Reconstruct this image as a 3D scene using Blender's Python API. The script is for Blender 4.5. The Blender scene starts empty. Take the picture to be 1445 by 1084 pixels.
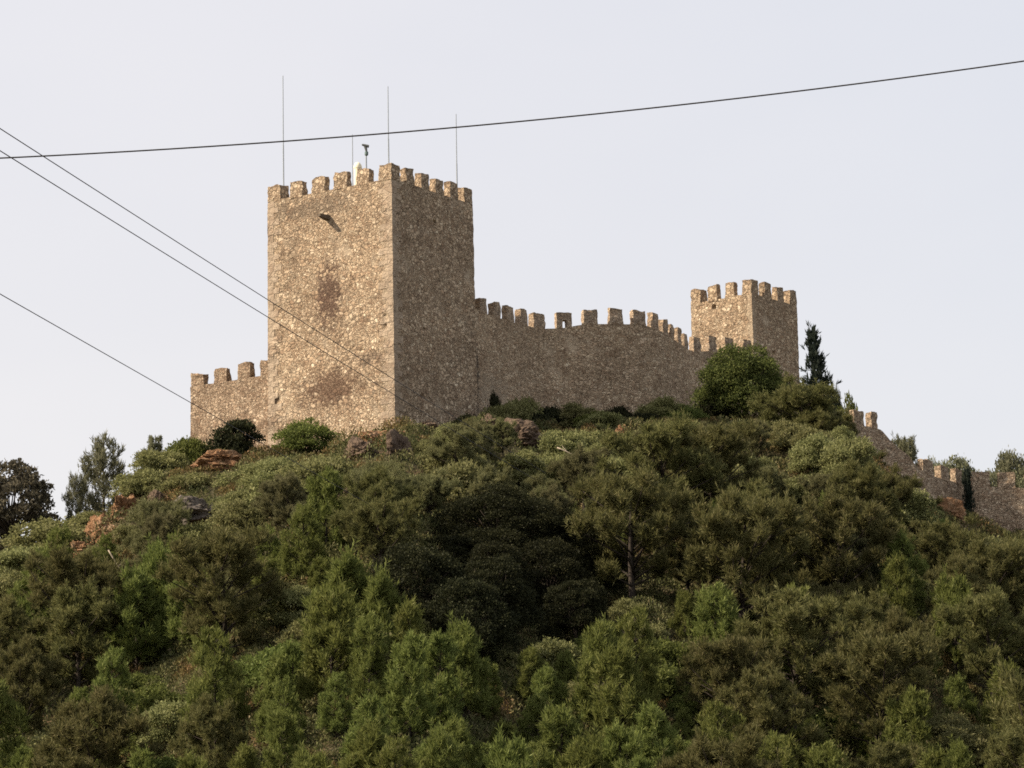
import bpy, bmesh, math, random
import numpy as np
from mathutils import Vector, noise, Matrix

random.seed(11)
rng = np.random.default_rng(11)
scene = bpy.context.scene
COL = scene.collection
R = math.radians

# ------------------------------------------------------------------ camera
F_PX, PITCH, ROLL, CAM_Z = 6000.0, R(11.6), R(1.1), 1.7
cam_d = bpy.data.cameras.new('camera')
cam = bpy.data.objects.new('camera', cam_d)
COL.objects.link(cam)
cam.location = (0, 0, CAM_Z)
cam.rotation_mode = 'QUATERNION'
cam.rotation_quaternion = (Matrix.Rotation(R(90) + PITCH, 3, 'X') @ Matrix.Rotation(-ROLL, 3, 'Z')).to_quaternion()
cam_d.sensor_width = 36.0
cam_d.lens = F_PX / 1445.0 * 36.0
cam_d.clip_start = 0.5
cam_d.clip_end = 20000
scene.camera = cam

CR_, SR_ = math.cos(ROLL), math.sin(ROLL)
CP_, SP_ = math.cos(PITCH), math.sin(PITCH)

def ray(px, py):
    """direction (with y forward) through a point of the photograph, used to survey where things stand"""
    a, b = (px - 722.5) / F_PX, (542 - py) / F_PX
    x, y = a * CR_ + b * SR_, -a * SR_ + b * CR_
    return np.array([x, CP_ - y * SP_, SP_ + y * CP_])

def at_y(px, py, Y):
    d = ray(px, py)
    p = d * (Y / d[1])
    p[2] += CAM_Z
    return p

def at_z(px, py, z):
    d = ray(px, py)
    p = d * ((z - CAM_Z) / d[2])
    p[2] += CAM_Z
    return p

def project(p):
    x, y, z = p[0], p[1], p[2] - CAM_Z
    dep = y * CP_ + z * SP_
    u, v = x / dep, (-y * SP_ + z * CP_) / dep
    a, b = u * CR_ - v * SR_, u * SR_ + v * CR_
    return 722.5 + a * F_PX, 542 - b * F_PX, dep

# ------------------------------------------------------------------ object helpers
def tag(o, label=None, cat=None, group=None, kind=None):
    if label: o['label'] = label
    if cat: o['category'] = cat
    if group: o['group'] = group
    if kind: o['kind'] = kind
    return o

def empty(name, loc=(0, 0, 0), rz=0.0):
    o = bpy.data.objects.new(name, None)
    o.empty_display_size = 0.3
    o.location = loc
    o.rotation_euler = (0, 0, rz)
    COL.objects.link(o)
    return o

def link(name, me, mat, parent=None):
    o = bpy.data.objects.new(name, me)
    if mat and not me.materials:
        me.materials.append(mat)
    COL.objects.link(o)
    if parent: o.parent = parent
    return o

def mesh_np(name, V, Fq):
    """quads only"""
    me = bpy.data.meshes.new(name)
    n, m = len(V), len(Fq)
    me.vertices.add(n)
    me.vertices.foreach_set('co', np.asarray(V, dtype=np.float32).ravel())
    me.loops.add(m * 4)
    me.loops.foreach_set('vertex_index', np.asarray(Fq, dtype=np.int32).ravel())
    me.polygons.add(m)
    me.polygons.foreach_set('loop_start', np.arange(0, m * 4, 4, dtype=np.int32))
    me.update(calc_edges=True)
    return me

def mesh_bm(name, bm, smooth=True, sharp=None):
    bmesh.ops.recalc_face_normals(bm, faces=bm.faces)
    me = bpy.data.meshes.new(name)
    bm.to_mesh(me)
    bm.free()
    if smooth:
        for p in me.polygons: p.use_smooth = True
        if sharp: me.set_sharp_from_angle(angle=sharp)
    return me

# ------------------------------------------------------------------ node helpers
def new_mat(name):
    m = bpy.data.materials.new(name)
    m.use_nodes = True
    nt = m.node_tree
    nt.nodes.clear()
    return m, nt

class N:
    def __init__(s, nt): s.nt = nt
    def node(s, t, **kw):
        n = s.nt.nodes.new(t)
        for k, v in kw.items(): setattr(n, k, v)
        return n
    def link(s, a, b): s.nt.links.new(a, b)
    def put(s, sock, v):
        if isinstance(v, bpy.types.NodeSocket): s.link(v, sock)
        elif isinstance(v, (tuple, list)) and len(v) == 3 and sock.type == 'RGBA': sock.default_value = (*v, 1)
        else: sock.default_value = v
    def math(s, op, a, b=0.0, c=0.0, clamp=False):
        n = s.node('ShaderNodeMath', operation=op, use_clamp=clamp)
        for i, v in enumerate((a, b, c)): s.put(n.inputs[i], v)
        return n.outputs[0]
    def vmath(s, op, a, b=(0, 0, 0)):
        n = s.node('ShaderNodeVectorMath', operation=op)
        s.put(n.inputs[0], a); s.put(n.inputs[1], b)
        return n
    def noise(s, vec, scale, detail=2.0, rough=0.5):
        n = s.node('ShaderNodeTexNoise')
        s.link(vec, n.inputs['Vector'])
        n.inputs['Scale'].default_value = scale
        n.inputs['Detail'].default_value = detail
        n.inputs['Roughness'].default_value = rough
        return n
    def ramp(s, fac, stops, interp='LINEAR'):
        n = s.node('ShaderNodeValToRGB')
        n.color_ramp.interpolation = interp
        e = n.color_ramp.elements
        while len(e) < len(stops): e.new(0.5)
        for el, (p, c) in zip(e, stops):
            el.position = p
            el.color = (*c, 1) if isinstance(c, (tuple, list)) else (c, c, c, 1)
        s.put(n.inputs[0], fac)
        return n.outputs[0]
    def mix(s, fac, a, b, blend='MIX'):
        n = s.node('ShaderNodeMix', data_type='RGBA', blend_type=blend)
        s.put(n.inputs[0], fac); s.put(n.inputs[6], a); s.put(n.inputs[7], b)
        return n.outputs[2]
    def smooth(s, v, lo, hi):
        n = s.node('ShaderNodeMapRange', interpolation_type='SMOOTHSTEP')
        s.put(n.inputs[0], v)
        n.inputs[1].default_value, n.inputs[2].default_value = lo, hi
        return n.outputs[0]
    def out(s, color, rough=0.95, normal=None):
        b = s.node('ShaderNodeBsdfPrincipled')
        s.put(b.inputs['Base Color'], color)
        s.put(b.inputs['Roughness'], rough)
        b.inputs['Specular IOR Level'].default_value = 0.15
        if normal is not None: s.link(normal, b.inputs['Normal'])
        o = s.node('ShaderNodeOutputMaterial')
        s.link(b.outputs[0], o.inputs[0])
        return b

def ellipse_mask(q, obj, cx, cz, rx, rz, wob, axis='X'):
    """soft-edged irregular patch at (cx, cz) on a wall, in the wall's own coordinates"""
    sep = q.node('ShaderNodeSeparateXYZ'); q.link(obj, sep.inputs[0])
    dx = q.math('DIVIDE', q.math('SUBTRACT', sep.outputs[axis], cx), rx)
    dz = q.math('DIVIDE', q.math('SUBTRACT', sep.outputs['Z'], cz), rz)
    d = q.math('SQRT', q.math('ADD', q.math('MULTIPLY', dx, dx), q.math('MULTIPLY', dz, dz)))
    d = q.math('ADD', d, q.math('MULTIPLY', q.math('SUBTRACT', wob, 0.5), 1.3))
    return q.smooth(d, 1.05, 0.35)

def stone_material(name, tint=(1, 1, 1), scale=3.4, stains=(), plaster=0.35, strips=(), contrast=1.0, squash=1.35, face_y=None, relief=.75):
    m, nt = new_mat(name)
    q = N(nt)
    co = q.node('ShaderNodeTexCoord').outputs['Object']
    warp = q.noise(co, 2.2, 2)
    off = q.vmath('SCALE', q.vmath('SUBTRACT', warp.outputs['Color'], (0.5, 0.5, 0.5)).outputs[0])
    off.inputs['Scale'].default_value = 0.30
    warp2 = q.noise(co, 9, 3, .7)
    off2 = q.vmath('SCALE', q.vmath('SUBTRACT', warp2.outputs['Color'], (0.5, 0.5, 0.5)).outputs[0])
    off2.inputs['Scale'].default_value = 0.16
    p = q.vmath('MULTIPLY', q.vmath('ADD', q.vmath('ADD', co, off.outputs[0]).outputs[0], off2.outputs[0]).outputs[0], (1, 1, squash)).outputs[0]
    vf = q.node('ShaderNodeTexVoronoi', feature='F1'); q.link(p, vf.inputs['Vector']); vf.inputs['Scale'].default_value = scale
    ve = q.node('ShaderNodeTexVoronoi', feature='DISTANCE_TO_EDGE'); q.link(p, ve.inputs['Vector']); ve.inputs['Scale'].default_value = scale
    vf2 = q.node('ShaderNodeTexVoronoi', feature='F1'); q.link(p, vf2.inputs['Vector']); vf2.inputs['Scale'].default_value = scale * 1.75
    ve2 = q.node('ShaderNodeTexVoronoi', feature='DISTANCE_TO_EDGE'); q.link(p, ve2.inputs['Vector']); ve2.inputs['Scale'].default_value = scale * 1.75
    sel = q.smooth(q.noise(co, 1.1, 4, .7).outputs['Fac'], .47, .53)
    edge = q.math('ADD', q.math('MULTIPLY', ve.outputs['Distance'], q.math('SUBTRACT', 1.0, sel)), q.math('MULTIPLY', ve2.outputs['Distance'], sel))
    sepc = q.node('ShaderNodeSeparateColor'); q.link(q.mix(sel, vf.outputs['Color'], vf2.outputs['Color']), sepc.inputs[0])
    t = tint
    def C(r, g, b): return (r * t[0], g * t[1], b * t[2])
    stone = q.ramp(sepc.outputs[0], [(0.0, C(.18, .132, .092)), (.2, C(.26, .196, .135)), (.5, C(.335, .26, .18)), (.8, C(.41, .33, .235)), (1.0, C(.52, .435, .325))])
    hue = q.mix(q.math('MULTIPLY', sepc.outputs[1], 0.35), stone, C(.30, .19, .12))
    # weathering inside each stone
    fine = q.noise(co, 9, 4, 0.65)
    hue = q.mix(0.55 * contrast, hue, q.ramp(fine.outputs['Fac'], [(.3, .25), (.5, .5), (.72, .85)]), 'OVERLAY')
    # joints: earth-coloured mortar with open, darker gaps
    gap = q.smooth(edge, 0.12, 0.0)
    gapn = q.noise(co, 5, 2)
    mort = q.ramp(gapn.outputs['Fac'], [(.36, C(.07, .05, .036)), (.52, C(.20, .15, .105)), (.66, C(.32, .25, .175))])
    col = q.mix(q.math('MULTIPLY', gap, 0.85), hue, mort)
    # remains of lime render over the rubble
    big = q.noise(co, 0.42, 5, 0.62)
    pl = q.smooth(big.outputs['Fac'], 0.72 - plaster * 0.42, 0.80 - plaster * 0.30)
    sep = q.node('ShaderNodeSeparateXYZ'); q.link(co, sep.inputs[0])
    wob = q.noise(co, 0.9, 4, 0.65)
    for (axis, centre, half, amount) in strips:
        d = q.math('ABSOLUTE', q.math('SUBTRACT', sep.outputs[axis], centre))
        d = q.math('ADD', d, q.math('MULTIPLY', q.math('SUBTRACT', wob.outputs['Fac'], 0.5), 1.1))
        pl = q.math('MAXIMUM', pl, q.math('MULTIPLY', q.math('MULTIPLY', q.smooth(d, half, half * 0.45), amount), 1.0 if face_y is None else q.smooth(sep.outputs['Y'], face_y + .55, face_y + .25)))
    pc = q.mix(q.noise(co, 3, 5, .7).outputs['Fac'], C(.235, .19, .14), C(.40, .33, .245))
    col = q.mix(q.math('MULTIPLY', pl, 0.66), col, pc)
    # broad tonal drift, lichen
    drift = q.noise(co, 0.22, 3)
    col = q.mix(0.5, col, q.ramp(drift.outputs['Fac'], [(.3, .32), (.7, .66)]), 'OVERLAY')
    mott = q.noise(co, 1.05, 5, .7)
    col = q.mix(q.math('MULTIPLY', q.smooth(mott.outputs['Fac'], .50, .66), .42), col, q.mix(1.0, col, (.56, .47, .42), 'MULTIPLY'))
    stre = q.noise(q.vmath('MULTIPLY', co, (1.6, 1.6, .16)).outputs[0], 1.0, 5, .65)
    col = q.mix(q.math('MULTIPLY', q.smooth(stre.outputs['Fac'], .54, .70), .38), col, q.mix(1.0, col, (.50, .44, .40), 'MULTIPLY'))
    lich = q.smooth(q.noise(co, 1.7, 6, .72).outputs['Fac'], .58, .72)
    col = q.mix(q.math('MULTIPLY', lich, 0.45), col, (.135, .112, .088))
    swn = q.noise(co, 1.3, 6, .75)
    swob = q.math('ADD', swn.outputs['Fac'], q.math('MULTIPLY', q.math('SUBTRACT', sepc.outputs[1], .5), .55))
    for (axis, cx, cz, rx, rz, amount, colour) in stains:
        k = ellipse_mask(q, co, cx, cz, rx, rz, swob, axis)
        col = q.mix(q.math('MULTIPLY', k, amount), col, colour)
    # relief
    h = q.smooth(edge, 0.0, 0.15)
    h = q.math('ADD', h, q.math('MULTIPLY', sepc.outputs[2], 0.75))
    h = q.math('MULTIPLY', h, q.math('SUBTRACT', 1.0, q.math('MULTIPLY', pl, 0.75)))
    h = q.math('ADD', h, q.math('MULTIPLY', fine.outputs['Fac'], 0.55))
    bmp = q.node('ShaderNodeBump')
    bmp.inputs['Strength'].default_value = relief
    bmp.inputs['Distance'].default_value = 0.10
    q.link(h, bmp.inputs['Height'])
    q.out(col, 0.95, bmp.outputs[0])
    return m

def plain(name, col, rough=0.6, metal=0.0, var=0.25, nscale=6):
    m, nt = new_mat(name)
    q = N(nt)
    co = q.node('ShaderNodeTexCoord').outputs['Object']
    n = q.noise(co, nscale, 4, .6)
    c = q.mix(n.outputs['Fac'], tuple(x * (1 - var) for x in col), tuple(min(1, x * (1 + var)) for x in col))
    b = q.out(c, rough)
    b.inputs['Metallic'].default_value = metal
    return m

def leaf_material(name, stops, transl=0.42, objvar=0.26):
    m, nt = new_mat(name)
    q = N(nt)
    g = q.node('ShaderNodeNewGeometry')
    oi = q.node('ShaderNodeObjectInfo')
    co = q.node('ShaderNodeTexCoord').outputs['Object']
    cl = q.noise(co, 1.1, 2)
    r = q.math('ADD', q.math('MULTIPLY', g.outputs['Random Per Island'], 0.7), q.math('MULTIPLY', cl.outputs['Fac'], 0.6))
    r = q.math('SUBTRACT', r, 0.15, clamp=True)
    col = q.ramp(r, stops)
    if name.startswith('undergrowth'):
        dr = q.noise(co, .28, 4, .6)
        col = q.mix(q.smooth(dr.outputs['Fac'], .48, .64), col, q.mix(1.0, col, (1.25, .86, .8), 'MULTIPLY'))
        col = q.mix(q.smooth(q.noise(co, .9, 2).outputs['Fac'], .45, .62), col, q.mix(1.0, col, (.45, .52, .5), 'MULTIPLY'))
    hs = q.node('ShaderNodeHueSaturation')
    q.put(hs.inputs['Hue'], q.math('ADD', 0.5 - 0.020, q.math('MULTIPLY', oi.outputs['Random'], 0.026)))
    hs.inputs['Saturation'].default_value = 0.96
    q.put(hs.inputs['Value'], q.math('ADD', 1 - objvar * .5, q.math('MULTIPLY', oi.outputs['Random'], objvar)))
    q.put(hs.inputs['Color'], col)
    col = hs.outputs[0]
    d = q.node('ShaderNodeBsdfDiffuse'); q.link(col, d.inputs[0])
    t = q.node('ShaderNodeBsdfTranslucent'); q.link(col, t.inputs[0])
    gl = q.node('ShaderNodeBsdfGlossy'); gl.inputs['Roughness'].default_value = 0.55
    gl.inputs[0].default_value = (.5, .5, .5, 1)
    mx = q.node('ShaderNodeMixShader'); mx.inputs[0].default_value = transl
    q.link(d.outputs[0], mx.inputs[1]); q.link(t.outputs[0], mx.inputs[2])
    m2 = q.node('ShaderNodeMixShader'); m2 = q.node('ShaderNodeMixShader'); m2.inputs[0].default_value = 0.01
    q.link(mx.outputs[0], m2.inputs[1]); q.link(gl.outputs[0], m2.inputs[2])
    o = q.node('ShaderNodeOutputMaterial'); q.link(m2.outputs[0], o.inputs[0])
    return m

# ------------------------------------------------------------------ terrain
# skyline of the ground as surveyed: (photo x, photo y, distance)
CREST = [(-900, 1500, 250), (-500, 1150, 252), (-200, 925, 256), (0, 800, 258), (60, 790, 258), (110, 756, 259), (200, 696, 261), (270, 648, 262), (380, 640, 260),
         (470, 632, 257), (558, 616, 256.5), (640, 616, 258), (700, 606, 263), (800, 603, 267), (900, 602, 267), (980, 602, 270),
         (1060, 602, 273), (1130, 592, 272), (1190, 626, 265.5), (1250, 688, 267.5), (1300, 728, 270.5), (1370, 746, 275), (1445, 758, 276),
         (1700, 805, 274), (2000, 950, 268), (2500, 1400, 260)]
_c = [at_y(*c) for c in CREST]
_cx = np.array([c[0] for c in _c]); _cz = np.array([c[2] for c in _c]); _cy = np.array([c[1] for c in _c])
GX = np.arange(-160, 160, 0.5)
def _smooth(a, sig):
    k = np.arange(-int(4 * sig / .5), int(4 * sig / .5) + 1) * .5
    w = np.exp(-k * k / (2 * sig * sig)); w /= w.sum()
    return np.convolve(np.pad(a, len(k) // 2, mode='edge'), w, 'valid')
_zraw = np.interp(GX, np.concatenate([[-160, -110], _cx, [120, 160]]), np.concatenate([[0, 6], _cz, [8, 0]]))
ZC1 = _smooth(_zraw, 0.9)
ZC2 = _smooth(_zraw, 13)
YC = _smooth(np.interp(GX, _cx, _cy), 1.2)

def _hash(ix, iy):
    h = (ix * 374761393 + iy * 668265263) & 0xffffffff
    h = ((h ^ (h >> 13)) * 1274126177) & 0xffffffff
    return ((h ^ (h >> 16)) & 0xffff) / 65535.0
def vnoise(x, y):
    ix, iy = np.floor(x).astype(np.int64), np.floor(y).astype(np.int64)
    fx, fy = x - ix, y - iy
    fx, fy = fx * fx * (3 - 2 * fx), fy * fy * (3 - 2 * fy)
    return (_hash(ix, iy) * (1 - fx) + _hash(ix + 1, iy) * fx) * (1 - fy) + (_hash(ix, iy + 1) * (1 - fx) + _hash(ix + 1, iy + 1) * fx) * fy

def ground(x, y):
    x = np.asarray(x, float); y = np.asarray(y, float)
    z1 = np.interp(x, GX, ZC1); z2 = np.interp(x, GX, ZC2); yc = np.interp(x, GX, YC)
    t = yc - y
    tf = np.maximum(t, 0); tb = np.maximum(-t, 0)
    k = np.clip(tf / 32, 0, 1); k = k * k * (3 - 2 * k)
    top = z1 * (1 - k) + z2 * k
    front = 0.475 * tf - 1.2 * (1 - np.exp(-tf / 4))
    back = 0.03 * tb + 0.45 * np.maximum(tb - 20, 0)
    z = top - front - back
    n = (vnoise(x / 7, y / 7) - .5) * 1.3 + (vnoise(x / 2.3 + 9, y / 2.3) - .5) * .6 + (vnoise(x / .9, y / .9 + 5) - .5) * .22
    z = z + n * np.clip(z / 10, 0, 1)
    far = (vnoise(x / 160, y / 160) - .5) * 3
    a = 3.0
    hgt = np.where(z > 30, z, a * np.log1p(np.exp(np.clip(z / a, -30, 30))))     # runs out softly into the valley floor
    return hgt - a * np.log(2.0) * np.exp(-np.abs(z) / 20) * 0 + far * np.clip((np.abs(y) - 500) / 500, 0, 1) * .3

def gz(x, y): return float(ground(x, y))

def hit(px, py, y0=150, y1=290):
    """where the line of sight meets the hillside"""
    d = ray(px, py)
    ys = np.arange(y0, y1, 0.25)
    P = d[None, :] * (ys / d[1])[:, None]
    g = ground(P[:, 0], P[:, 1])
    below = np.where(P[:, 2] + CAM_Z < g)[0]
    i = below[0] if len(below) else len(ys) - 1
    return P[i, 0], P[i, 1], float(g[i])

def axis(lo, hi, step, far, n):
    core = np.arange(lo, hi + step / 2, step)
    g = np.geomspace(step, far, n)
    left = lo - np.cumsum(g); right = hi + np.cumsum(g)
    return np.concatenate([left[::-1], core, right])
XS = axis(-56, 60, 0.55, 900, 26)
YS = axis(150, 300, 0.55, 900, 26)
XX, YY = np.meshgrid(XS, YS)
ZZ = ground(XX, YY)
nx, ny = len(XS), len(YS)
idx = np.arange(nx * ny).reshape(ny, nx)
Fq = np.stack([idx[:-1, :-1], idx[:-1, 1:], idx[1:, 1:], idx[1:, :-1]], -1).reshape(-1, 4)
me = mesh_np('hillside', np.stack([XX, YY, ZZ], -1).reshape(-1, 3), Fq)
for p in me.polygons: p.use_smooth = True
m, nt = new_mat('hillside_earth'); q = N(nt)
co = q.node('ShaderNodeTexCoord').outputs['Object']
n1 = q.noise(co, 0.35, 6, .65); n2 = q.noise(co, 2.5, 5, .7)
c = q.ramp(n1.outputs['Fac'], [(.35, (.045, .045, .020)), (.55, (.075, .062, .034)), (.68, (.14, .09, .05)), (.8, (.17, .15, .11))])
c = q.mix(.6, c, q.ramp(n2.outputs['Fac'], [(.3, .25), (.7, .75)]), 'OVERLAY')
bmp = q.node('ShaderNodeBump'); bmp.inputs['Distance'].default_value = .25; bmp.inputs['Strength'].default_value = .8
q.link(n2.outputs['Fac'], bmp.inputs['Height'])
q.out(c, 1.0, bmp.outputs[0])
hill = link('hillside', me, m)
tag(hill, 'scrub-covered hill of brown earth carrying the castle', 'hill', kind='structure')

# ------------------------------------------------------------------ masonry meshes
def rough(bm, amp=0.035, mat=None):
    for v in bm.verts:
        p = v.co if mat is None else mat @ v.co
        n = noise.noise_vector(p * 1.1) * amp + noise.noise_vector(p * 3.7) * amp * .8
        v.co += n

def block(b, t, step, dents=(), bm=None):
    """closed six-sided block from 4 bottom and 4 top corners, each side a grid; dents = (side, u, v, du, dv, depth) pressed in"""
    own = bm is None
    if own: bm = bmesh.new()
    b = [Vector(v) for v in b]; t = [Vector(v) for v in t]
    faces = [(b[i], b[(i + 1) % 4], t[(i + 1) % 4], t[i]) for i in range(4)] + [(t[0], t[1], t[2], t[3]), (b[3], b[2], b[1], b[0])]
    for fi, (p00, p10, p11, p01) in enumerate(faces):
        st = step if fi < 5 else step * 4
        if fi == 5: st = step
        nu = max(1, round((p10 - p00).length / st)); nv = max(1, round((p01 - p00).length / st))
        nrm = (p10 - p00).cross(p01 - p00).normalized()
        g = []
        for j in range(nv + 1):
            row = []
            for i in range(nu + 1):
                u, v = i / nu, j / nv
                p = (p00 * (1 - u) + p10 * u) * (1 - v) + (p01 * (1 - u) + p11 * u) * v
                for (side, du, dv, ru, rv, dep) in dents:
                    if side == fi and abs(u - du) * (p10 - p00).length < ru and abs(v - dv) * (p01 - p00).length < rv:
                        p = p - nrm * dep
                row.append(bm.verts.new(p))
            g.append(row)
        for j in range(nv):
            for i in range(nu):
                bm.faces.new((g[j][i], g[j][i + 1], g[j + 1][i + 1], g[j + 1][i]))
    if own: bmesh.ops.remove_doubles(bm, verts=bm.verts, dist=0.004)
    return bm

def box_pts(cx, cy, z0, z1, w, d, ang=0.0, top=0.0):
    ca, sa = math.cos(ang), math.sin(ang)
    def ring(w, d, z):
        return [(cx + ca * x - sa * y, cy + sa * x + ca * y, z) for x, y in ((-w / 2, -d / 2), (w / 2, -d / 2), (w / 2, d / 2), (-w / 2, d / 2))]
    return ring(w, d, z0), ring(w - top, d - top, z1)

def merlon_mesh(name, w, d, h, ang, seed, worn=0.0):
    """one merlon with its base at the origin: worn edges, slightly uneven top"""
    rr = random.Random(seed)
    w *= rr.uniform(.95, 1.03); h *= rr.uniform(.95, 1.05)
    b, t = box_pts(0, 0, -0.06, h, w, d, ang, rr.uniform(.04, .10))
    bm = block(b, t, 0.11)
    o = Vector((seed * 7.3, seed * 3.1, 0))
    tilt = (rr.uniform(-.05, .05), rr.uniform(-.04, .04))
    for v in bm.verts:
        k = max(0.0, v.co.z / h)
        r2 = abs(v.co.x) / w + abs(v.co.y) / d
        v.co += noise.noise_vector(v.co * 2.1 + o) * (.04 + .055 * k) + noise.noise_vector(v.co * 6 + o) * .04
        if k > .6:
            v.co.z += tilt[0] * v.co.x / w * 2 + tilt[1] - (r2 ** 3) * .05 * (k - .5)
            if worn:
                cc = v.co.x * math.cos(ang) + v.co.y * math.sin(ang)
                v.co.z -= worn * max(0, (cc / w + .5)) * (k - .4) * h
    return mesh_bm(name, bm, True, R(40))

def tube_bm(bm, pts, radii, seg=8, cap=True):
    rings = []
    n = len(pts)
    pts = [Vector(p) for p in pts]
    for i, p in enumerate(pts):
        d = (pts[min(i + 1, n - 1)] - pts[max(i - 1, 0)]).normalized()
        a = d.cross(Vector((0, 0, 1)))
        if a.length < 1e-3: a = d.cross(Vector((0, 1, 0)))
        a.normalize(); b = d.cross(a)
        rings.append([bm.verts.new(p + (a * math.cos(k * 2 * math.pi / seg) + b * math.sin(k * 2 * math.pi / seg)) * radii[i]) for k in range(seg)])
    for r0, r1 in zip(rings, rings[1:]):
        for k in range(seg):
            bm.faces.new((r0[k], r0[(k + 1) % seg], r1[(k + 1) % seg], r1[k]))
    if cap:
        bm.faces.new(rings[0][::-1]); bm.faces.new(rings[-1])

# ------------------------------------------------------------------ the keep
A_L = R(34.5)
C0 = at_y(552, 229, 260)
KEEP_TOP = C0[2]                     # top of the merlons
M_H = 1.02
KL, KR = 9.85, 8.9
dl = np.array([-math.cos(A_L), math.sin(A_L)])       # along the sunlit side, away from the front corner
dr = np.array([math.sin(A_L), math.cos(A_L)])        # along the shaded side
kc = C0[:2] + dl * KL / 2 + dr * KR / 2
KZ = gz(C0[0], C0[1]) - 3.0
K_ANG = math.atan2(-dl[1], -dl[0])                   # local +x runs along the sunlit side towards the front corner
keep = empty('castle_keep', (kc[0], kc[1], KZ), K_ANG)
tag(keep, 'tallest square rubble-stone tower with battlements, sunlit on one side and shaded on the other', 'castle tower')
KH = KEEP_TOP - M_H - KZ
def kz(py):                                          # height above the keep's foot of a point on its front corner
    return at_y(555, py, 260)[2] - KZ
keep_stone = stone_material('keep_rubble', tint=(1.22, 1.21, 1.18), plaster=0.36, scale=3.6, face_y=-KR / 2,
    strips=[('X', KL / 2, 0.95, .9), ('X', -KL / 2, 0.75, .7)],
    stains=[('X', -.1, kz(400), 1.35, 2.5, .82, (.085, .048, .036)), ('X', .0, kz(536), 2.9, 1.4, .80, (.105, .06, .04)),
            ('X', -3.0, kz(330), 1.0, 2.0, .35, (.14, .10, .07)), ('X', 3.2, kz(500), 1.6, .5, .6, (.11, .08, .06)),
            ('X', -4.55, kz(470), .22, 9, .45, (.12, .09, .07)), ('X', -1.5, kz(272), 4.2, .9, .6, (.15, .115, .085))])
b, t = box_pts(0, 0, 0, KH, KL, KR, 0, 0)
b = [(x * 1.018, y * 1.018, z) for x, y, z in b]     # slight batter towards the foot
dents = [(1, .52, .90, .16, .16, .22), (1, .37, .545, .12, .12, .22), (1, .33, .33, .12, .12, .16), (1, .72, .40, .12, .12, .14), (1, .62, .20, .12, .12, .2),
         (0, .935, .565, .16, .12, .10), (0, .94, .535, .16, .12, .12), (0, .07, .35, .15, .2, .10), (0, .30, .24, .12, .12, .16), (0, .74, .47, .12, .1, .12)]
bm = block(b, t, 0.14, dents)
rough(bm, 0.035)
link('keep_wall', mesh_bm('keep_wall', bm, True, R(38)), keep_stone, keep)

quoin_stone = stone_material('quoin_blocks', tint=(1.12, 1.10, 1.10), plaster=1.0, scale=1.7)
def corner_stones(sx, z0, z1, seed, only_front=False):
    """dressed corner blocks laid alternately long and short, standing a little proud of the rubble"""
    rr = random.Random(seed)
    bm = bmesh.new()
    z, k = z0, 0
    while z < z1 - .25:
        hh = rr.uniform(.30, .46)
        z_ = min(z + hh, z1)
        lx, ly = ((.95, .5), (.52, .85))[k % 2]
        lx *= rr.uniform(.8, 1.2); ly *= rr.uniform(.8, 1.2)
        f = 1 + .018 * (1 - (z + z_) / 2 / KH)
        p = .022
        x_out, y_out = sx * (KL / 2 * f + p), -(KR / 2 * f + p)
        xs = sorted((x_out, x_out - sx * lx)); ys = (y_out, y_out + (ly if not only_front else .4))
        g = .012
        a_ = [(xs[0], ys[0], z + g), (xs[1], ys[0], z + g), (xs[1], ys[1], z + g), (xs[0], ys[1], z + g)]
        b_ = [(x, y, z_) for x, y, _ in a_]
        block(a_, b_, .16, bm=bm)
        z = z_; k += 1
    bmesh.ops.remove_doubles(bm, verts=bm.verts, dist=.004)
    rough(bm, .03)
    o = link('corner_stones', mesh_bm('corner_stones', bm, True, R(40)), quoin_stone, keep)
corner_stones(1, 1.0, KH - .05, 5)
corner_stones(-1, 1.0, KH - .05, 6, True)

def keep_merlons():
    # sunlit side (local y = -KR/2), six across with the corners; shaded side (local x = +KL/2)
    w, d = 1.06, 0.55
    k = 0
    for i in range(6):
        x = -KL / 2 + .5 + i * (KL - 1.0) / 5
        ww, dd = (w, d) if 0 < i < 5 else (w, .95)
        o = link('merlon', merlon_mesh('keep_merlon', ww, dd, M_H * (1 + .06 * math.sin(i * 2.3)), 0, 3 + i), keep_stone, keep)
        o.location = (x, -KR / 2 + dd / 2 - .006, KH); k += 1
    for i in range(1, 6):
        y = -KR / 2 + .475 + i * (KR - .95) / 5
        o = link('merlon', merlon_mesh('keep_merlon', .95 if i == 5 else .55, .93 if i == 5 else .92, M_H * (1 + .05 * math.sin(i * 3.3)), 0, 13 + i), keep_stone, keep)
        o.location = (KL / 2 - (.95 if i == 5 else .55) / 2 + .006, y, KH)
keep_merlons()
# projecting stone water spout high on the sunlit side
bm = bmesh.new()
block([(-.1, -.9, -.06), (.1, -.9, -.06), (.17, .12, -.16), (-.17, .12, -.16)], [(-.1, -.9, .11), (.1, -.9, .11), (.17, .12, .18), (-.17, .12, .18)], .1, bm=bm)
bmesh.ops.remove_doubles(bm, verts=bm.verts, dist=.004)
rough(bm, .04)
sp = link('water_spout', mesh_bm('water_spout', bm, True, R(40)), plain('spout_stone', (.12, .095, .07), .95), keep)
sp.location = (-.12, -KR / 2 * 1.006, kz(291))
sp['label'] = 'dark stone water spout jutting from the sunlit face'

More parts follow.
